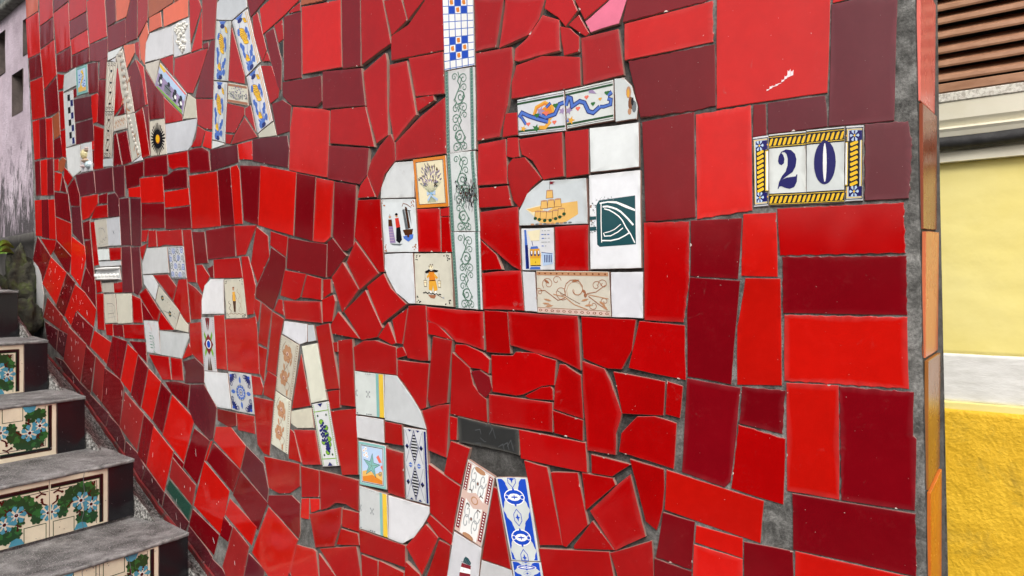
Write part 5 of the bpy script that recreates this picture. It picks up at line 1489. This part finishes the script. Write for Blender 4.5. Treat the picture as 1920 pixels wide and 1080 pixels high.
for k in range(-2, 9):
    te = interp(ENDS, k); zt = step_h(k)
    # core of the step
    mb = MB(); back = step_p(k - 1); t_in = interp(ENDS, k - 1) + .05; off = (back - step_p(k))
    A0 = step_p(k) + CV * -1.6; A1 = step_p(k) + CV * te; B1 = back + CV * (t_in + .02); B0 = back + CV * -1.6
    L = lambda p, z: Vector((p.x, p.y, z))
    mb.hexa([L(p, zt - .6) for p in (A0, A1, B1, B0)] + [L(p, zt - .006) for p in (A0, A1, B1, B0)])
    mb.build('step_core', M_STEP, STAIR)
    # worn slab with rounded, chipped nosing
    nt = 56; V = []; F = []; prof = [(-.006, -.001), (.009, -.002), (.0115, .0005), (.0115, .0045), (.008, .0075), (.0, .0082)]
    for i in range(nt + 1):
        t = -1.6 + (te + .002 + 1.6) * i / nt; p = step_p(k) + CV * t
        ch = noise.noise(Vector((t * 22, k * 3.1, 0))) * .006 + noise.noise(Vector((t * 70, k * 5., 2))) * .0018
        end = max(0., (i - nt + 1.2) / 1.2) * .006
        for a, b in prof: V.append(L(p + RN * (a + (ch - end if a > .008 else 0)), zt + b + (ch * .25 if b > .003 else 0)))
        bk = back + CV * (-1.6 + (t_in + 1.6) * i / nt)
        for f in (.25, .5, .75, 1.0): V.append(L(p.lerp(bk, f), zt + .0082 + .0028 * noise.noise(Vector((t * 14, f * 4 + k, 5)))))
    m_ = len(prof) + 4
    for i in range(nt):
        for j in range(m_ - 1): a = i * m_ + j; F.append((a, a + m_, a + m_ + 1, a + 1))
    F.append(tuple(nt * m_ + j for j in range(len(prof))))
    me_ = mesh('tread', V, F, [M_STEP, M_NOSE], STAIR, [1 if (q % (m_ - 1)) in (1, 2, 3) else 0 for q in range(nt * (m_ - 1))] + [0], smooth=True)
    # riser tiles: black end piece, then patterned tiles leftwards
    if k < 0: continue
    tr = TILE_R.get(k, te - .078); z1 = zt - .001; z0 = zt - .149
    if k == 0: tr = te - .16
    w = te - tr; q = [(-w / 2 + .0015, (z0 - z1) / 2), (w / 2, (z0 - z1) / 2), (w / 2, (z1 - z0) / 2), (-w / 2 + .0015, (z1 - z0) / 2)]
    tm = TileMesh(); tm.shell(roughen(q, random.Random(k), False, False), (.010, .0105, .013), .009, .16, (.05, .05, .055))
    tm.build('black_tile', STAIR, riser_frame(k, (te + tr) / 2, (z0 + z1) / 2, .006))
    i = 0; t1 = tr
    while t1 > -.55 and i < 5:
        t0 = t1 - .152; tm = step_design_tile(k, i, t0 + .001, t1, z0, z1, i % 2 == 1)
        tm.build('flower_tile', STAIR, riser_frame(k, (t0 + t1) / 2, (z0 + z1) / 2, .006) @ Matrix.Rotation(random.Random(k * 3 + i).gauss(0, .006), 4, 'Y'))
        t1 = t0; i += 1
# rough cement gutter between the steps and the wall
def near_s(p):
    best = (9, 0)
    for i in range(400):
        s = -.2 + 4.0 * i / 399; q, _ = wall_at(s); dd = (q - Vector((p.x, p.y, 0))).length
        if dd < best[0]: best = (dd, s)
    return best[1]
V = []; F = []; na, nb = 230, 16
for i in range(na + 1):
    k = -2.6 + 10.6 * i / na; te = interp(ENDS, k)
    p = step_p(k) + CV * (te + .004); z = 1.5 - (.486 + (k - 3) * .157) - .085
    s = near_s(p) if i % 6 == 0 or i == na else None
    if s is not None: keys = globals().setdefault('GK', []); keys.append((i, s))
    V.append((p, z, i))
W_ = []
for p, z, i in V:
    s = interp(GK, i); q = wp(s, interp(BASE, s) - .004, .004); row = []
    for j in range(nb + 1):
        t = j / nb; x = Vector((p.x, p.y, z)).lerp(q, t)
        nz_ = noise.fractal(x * 26, .8, 2.1, 5) * .010 * min(1, 6 * (1 - t) + .25); sag = -.02 * math.sin(math.pi * t)
        row.append(x + Vector((0, 0, nz_ + sag)))
    row[0] = row[0] - Vector((0, 0, .2)); row[1] = row[1].lerp(Vector((p.x, p.y, row[1].z)), .8)
    W_ += row
for i in range(na):
    for j in range(nb): a = i * (nb + 1) + j; F.append((a, a + 1, a + nb + 2, a + nb + 1))
struct(mesh('gutter', W_, F, M_GUT, smooth=True))

# ------------------------------------------------------------------ stuccoed house beyond the left end of the wall
KL = .987                                                    # set a little behind the plane of the mosaic
HO = Vector((-2.024, 3.2, 0)) * KL; HR = Vector((.734, -.678, 0)); HN = HR.cross(UP)
def hf(a, y, z): return HO + HR * a * KL - HN * y * KL + UP * (1.5 + (z - 1.5) * KL)          # y: into the wall
LH = empty('house', hf(-.3, 0, 1.3), 'old lilac grey stuccoed house with square recesses and a damp stained foot', 'house')
holes = [(-.575, -.405, 2.488, 2.682), (-.293, -.130, 2.267, 2.452), (-.128, -.02, 2.503, 2.657)]
ax = sorted({-2.6, .32} | {h[0] for h in holes} | {h[1] for h in holes} | {-2.6 + .1 * i for i in range(29)}); az = sorted({1.715, 2.742} | {h[2] for h in holes} | {h[3] for h in holes} | {1.8 + .1 * i for i in range(9)})
V = []; F = []; idx = {}
def vid(a, z, y=0.):
    key = (round(a, 4), round(z, 4), round(y, 4))
    if key not in idx:
        idx[key] = len(V); wob = 0 if any(abs(a - h[0]) < .02 or abs(a - h[1]) < .02 for h in holes) and False else .004 * abs(noise.noise(Vector((a * 5, z * 5, y))))
        V.append(hf(a + wob * .6, y + wob, z + wob * .6))
    return idx[key]
for i in range(len(ax) - 1):
    for j in range(len(az) - 1):
        am, zm = (ax[i] + ax[i + 1]) / 2, (az[j] + az[j + 1]) / 2
        if any(h[0] < am < h[1] and h[2] < zm < h[3] for h in holes): continue
        F.append((vid(ax[i], az[j]), vid(ax[i + 1], az[j]), vid(ax[i + 1], az[j + 1]), vid(ax[i], az[j + 1])))
mesh('wall', V, F, M_STUCCO, LH)
for (a0, a1, z0, z1) in holes:
    D_ = .13; q0 = [(a0, z0), (a1, z0), (a1, z1), (a0, z1)]; V2 = [hf(a, -.001, z) for a, z in q0] + [hf(a + (.01 if a == a0 else -.01), D_, z) for a, z in q0]
    mesh('recess', V2, [(k, (k + 1) % 4, 4 + (k + 1) % 4, 4 + k)[::-1] for k in range(4)] + [(4, 5, 6, 7)], M_RECESS, LH)
# ledge, damp base, coping and the dark storey above
V = []; F = []; n = 40; prof = [(.01, 1.742), (-.001, 1.734), (-.004, 1.722), (-.004, 1.705), (.004, 1.694), (.03, 1.66), (.034, 1.3), (.03, .7)]
for i in range(n + 1):
    a = -2.6 + 2.85 * i / n; w = .007 * noise.noise(Vector((a * 7, 1, 0)))
    for y, z in prof: V.append(hf(a, y + abs(w) * .6 + .004 * abs(noise.noise(Vector((a * 20, z * 9, 3)))), z + w))
for i in range(n):
    for j in range(len(prof) - 1): b = i * len(prof) + j; F.append((b, b + 1, b + len(prof) + 1, b + len(prof)))
mesh('damp_base', V, [f[::-1] for f in F], M_BASE, LH, smooth=True)
V = []; F = []; prof = [(.02, 2.738), (-.03, 2.742), (-.036, 2.752), (-.036, 2.768), (-.02, 2.778), (.06, 2.79)]
for i in range(n + 1):
    a = -2.6 + 2.9 * i / n; w = .005 * noise.noise(Vector((a * 16, 4, 0)))
    for y, z in prof: V.append(hf(a, y + w, z + w * .7))
for i in range(n):
    for j in range(len(prof) - 1): b = i * len(prof) + j; F.append((b, b + 1, b + len(prof) + 1, b + len(prof)))
mesh('coping', V, F, M_COPING, LH, smooth=True)
mb = MB(); mb.box(hf, (-2.6, .06, 2.77), (.3, .3, 3.5)); mb.build('upper_wall', M_DARKWALL, LH)
for a in (-.368, -.195, -.56):
    mb = MB(); mb.tube([hf(a, .035, 2.80), hf(a, .035, 3.5)], .017, 10); mb.build('drain_pipe', M_PIPE, LH, True)
mb = MB(); mb.box(hf, (-2.6, .16, .6), (.3, .5, 2.76)); mb.build('core', M_STUCCO, LH)

# mossy rocks and a fern at the foot of that house, by the wall's left end
def rock(name, c, sx, sy, sz, seed, mat, label):
    import bmesh
    bm = bmesh.new(); bmesh.ops.create_icosphere(bm, subdivisions=4, radius=1)
    for v in bm.verts:
        q = v.co.copy(); k = 1 + .34 * noise.fractal(q * 1.6 + Vector((seed, 0, 0)), .8, 2.2, 5)
        v.co = Vector((q.x * sx * k, q.y * sy * k, q.z * sz * k))
    me = bpy.data.meshes.new(name); bm.to_mesh(me); bm.free(); me.materials.append(mat)
    me.polygons.foreach_set('use_smooth', [True] * len(me.polygons))
    o = bpy.data.objects.new(name, me); COL.objects.link(o); o.location = c; o['label'] = label; o['category'] = 'rock'; o['group'] = 'rocks in the corner above the steps'
    return o
rock('mossy_rock', Vector((-1.985, 3.06, 1.50)), .06, .055, .15, 1., M_MOSS, 'tall mossy rock under the fern between steps and wall')
rock('mossy_rock', Vector((-1.915, 2.985, 1.375)), .055, .05, .085, 5., M_MOSS, 'low mossy rock wedged against the white painted end of the wall')
rock('mossy_rock', Vector((-2.03, 3.03, 1.43)), .07, .06, .12, 9., M_MOSS, 'dark mossy rock behind the topmost black step')
FB = Vector((-1.985, 3.05, 1.625))
FERN = empty('fern', FB, 'small bright green fern growing from the mossy rocks', 'fern')
rf = random.Random(4)
for i in range(9):
    a = -.37 + .034 * i; base = FB + HR * rf.uniform(-.04, .04) + HN * .02 + UP * rf.uniform(-.02, .01); ang = rf.uniform(-.25, .55) + (math.pi if i < 4 else 0)
    L_ = rf.uniform(.07, .13); V = []; F = []
    for s_ in range(7):
        t = s_ / 6; x = math.cos(ang) * L_ * t; z = .03 + math.sin(ang) * L_ * t * .5 + .05 * t - .06 * t * t; p = base + HR * x + UP * z - HN * (-.03 * t) + HN * .04 * t
        V += [p + UP * .012 * math.sin(math.pi * (t * .9 + .05)) + HN * .006, p, p - UP * .012 * math.sin(math.pi * (t * .9 + .05)) + HN * .006]
    for s_ in range(6):
        for j in range(2): b = s_ * 3 + j; F.append((b, b + 1, b + 4, b + 3))
    mesh('frond', V, F, M_LEAF, FERN)

# ------------------------------------------------------------------ yellow house beyond the wall's right end
KY = .82                                                     # set close behind the wall's end
YO = Vector((.9557, 1.7, 0)) * KY; YR = Vector((.7687, -.6397, 0)); YN = YR.cross(UP)
def yf(a, y, z): return YO + YR * a * KY - YN * y * KY + UP * (1.5 + (z - 1.5) * KY)
YH = empty('house', yf(.1, 0, 0), 'yellow house with a brown louvred shutter over a cream sill', 'house')
def slab(name, mat, z0, z1, y0, nx=90, nz=40, amp=.002, a0=-.9, a1=1.3, fq=30, bow=0):
    V = []; F = []
    for j in range(nz + 1):
        z = z0 + (z1 - z0) * j / nz
        for i in range(nx + 1):
            a = a0 + (a1 - a0) * i / nx; e = 1 if 0 < j < nz else 0
            V.append(yf(a, y0 - amp * noise.fractal(Vector((a * fq, z * fq, y0 * 9)), .9, 2.1, 4) - bow * math.sin(math.pi * j / nz), z + (.0025 * noise.noise(Vector((a * 25, z * 9, 1))) if not e else 0)))
    for j in range(nz):
        for i in range(nx): b = j * (nx + 1) + i; F.append((b, b + 1, b + nx + 2, b + nx + 1))
    b = len(V)
    for z in (z0, z1):
        for a in (a0, a1): V.append(yf(a, y0 + .05, z))
    top = [nz * (nx + 1) + i for i in range(nx + 1)]; bot = list(range(nx + 1))
    F.append(tuple(top) + (b + 3, b + 2)); F.append(tuple(bot[::-1]) + (b, b + 1))
    return mesh(name, V, F, mat, YH, smooth=True)
slab('wall', M_PALE, 1.352, 1.782, .012, amp=.0015)
slab('white_band', M_WHITEBAND, 1.2475, 1.3535, .009, nz=16, amp=.001)
slab('bright_base', M_BRIGHT, .0, 1.232, -.002, nx=200, nz=110, amp=.0028, fq=34)
slab('base_edge', M_PALE, 1.230, 1.2480, .001, nz=6, amp=.001)
mb = MB()
prof = [(-.04, 1.7796), (.006, 1.7796), (.006, 1.800), (.0, 1.806), (.0, 1.834), (.004, 1.836), (.008, 1.846), (.012, 1.852), (.004, 1.8535), (.003, 1.858), (.014, 1.872), (.018, 1.909), (-.04, 1.909)]
mb.extrude([yf(0, -a, z) - yf(0, 0, 0) for a, z in prof], yf(-.9, 0, 0), yf(1.3, 0, 0))
mb.build('moulding', M_CREAM, YH)
mb = MB(); mb.box(yf, (-.9, -.021, 1.9095), (1.3, .04, 1.930), 0, .002); mb.build('sill', M_LEDGE, YH)
mb = MB(); pts = [yf(-.9 + 2.2 * i / 60, -.016 + .0015 * math.sin(i * 1.7), 1.820 + .0012 * math.sin(i * .9)) for i in range(61)]; mb.tube(pts, .0142 * KY, 12); mb.build('pipe', M_BLACK, YH, True)
mb = MB(); mb.box(yf, (-.9, .05, -.1), (1.3, .5, 3.4)); mb.build('core', M_DARK, YH)
slab('upper_wall', M_PALE, 2.62, 3.4, .0, nz=10)
SHUT = mesh('shutter', *(lambda m: (m.v, m.f))((lambda m: (m.box(yf, (-.052, -.022, 1.9315), (1.0, .01, 1.951), 0, .0015), m.box(yf, (-.052, -.026, 1.9515), (-.008, .012, 2.6), 0, .0015), m.box(yf, (1.0, -.026, 1.9515), (1.05, .012, 2.6), 0, .0015), m.box(yf, (-.052, -.026, 2.6005), (1.05, .012, 2.64), 0, .0015), m)[-1])(MB())), M_BROWN, YH)
for i in range(20):
    z = 1.956 + .0315 * i
    mb = MB(); z += .0012 * math.sin(i * 2.3) ; prof = [(-.020, .0), (-.0215, .004), (-.020, .0125), (.018, .036), (.0225, .031), (.021, .026)]
    q = [yf(0, y, z + dz) - yf(0, 0, 0) for y, dz in prof]
    mb.extrude(q, yf(-.0078, 0, .0006 * math.sin(i * 5.1)), yf(.9995, 0, .003 * math.sin(i * 3.7))); mb.build('slat', M_BROWN, SHUT)

# ------------------------------------------------------------------ ground, and an added unseen wall for the glaze to reflect
V = []; F = []; n = 40
for j in range(n + 1):
    for i in range(n + 1): V.append((-60 + 120 * i / n, -60 + 120 * j / n, -.14))
for j in range(n):
    for i in range(n): b = j * (n + 1) + i; F.append((b, b + 1, b + n + 2, b + n + 1))
struct(mesh('pavement', V, F, M_PAVE))
OD = Vector((-.75, .66, 0)).normalized(); OC = Vector((-1.7, -2.9, 0)); ON = Vector((OD.y, -OD.x, 0))
mb = MB()
for i in range(52):
    s0, s1 = -4 + i * .6, -4 + i * .6 + .598; z = 1.93 + .0125 * max(0, s0) ** 2  # height shaped to set where the tiles stop reflecting sky
    P4 = [OC + OD * s0, OC + OD * s0 - ON * .25, OC + OD * s1 - ON * .25, OC + OD * s1]
    P4 = [P4[0], P4[3], P4[2], P4[1]]
    mb.hexa([Vector((p.x, p.y, -.14)) for p in P4] + [Vector((p.x, p.y, z)) for p in P4])
o = mb.build('reflection_wall', M_REFL); o['label'] = 'added unseen dark wall for the glazed tiles to reflect'; o['category'] = 'wall'
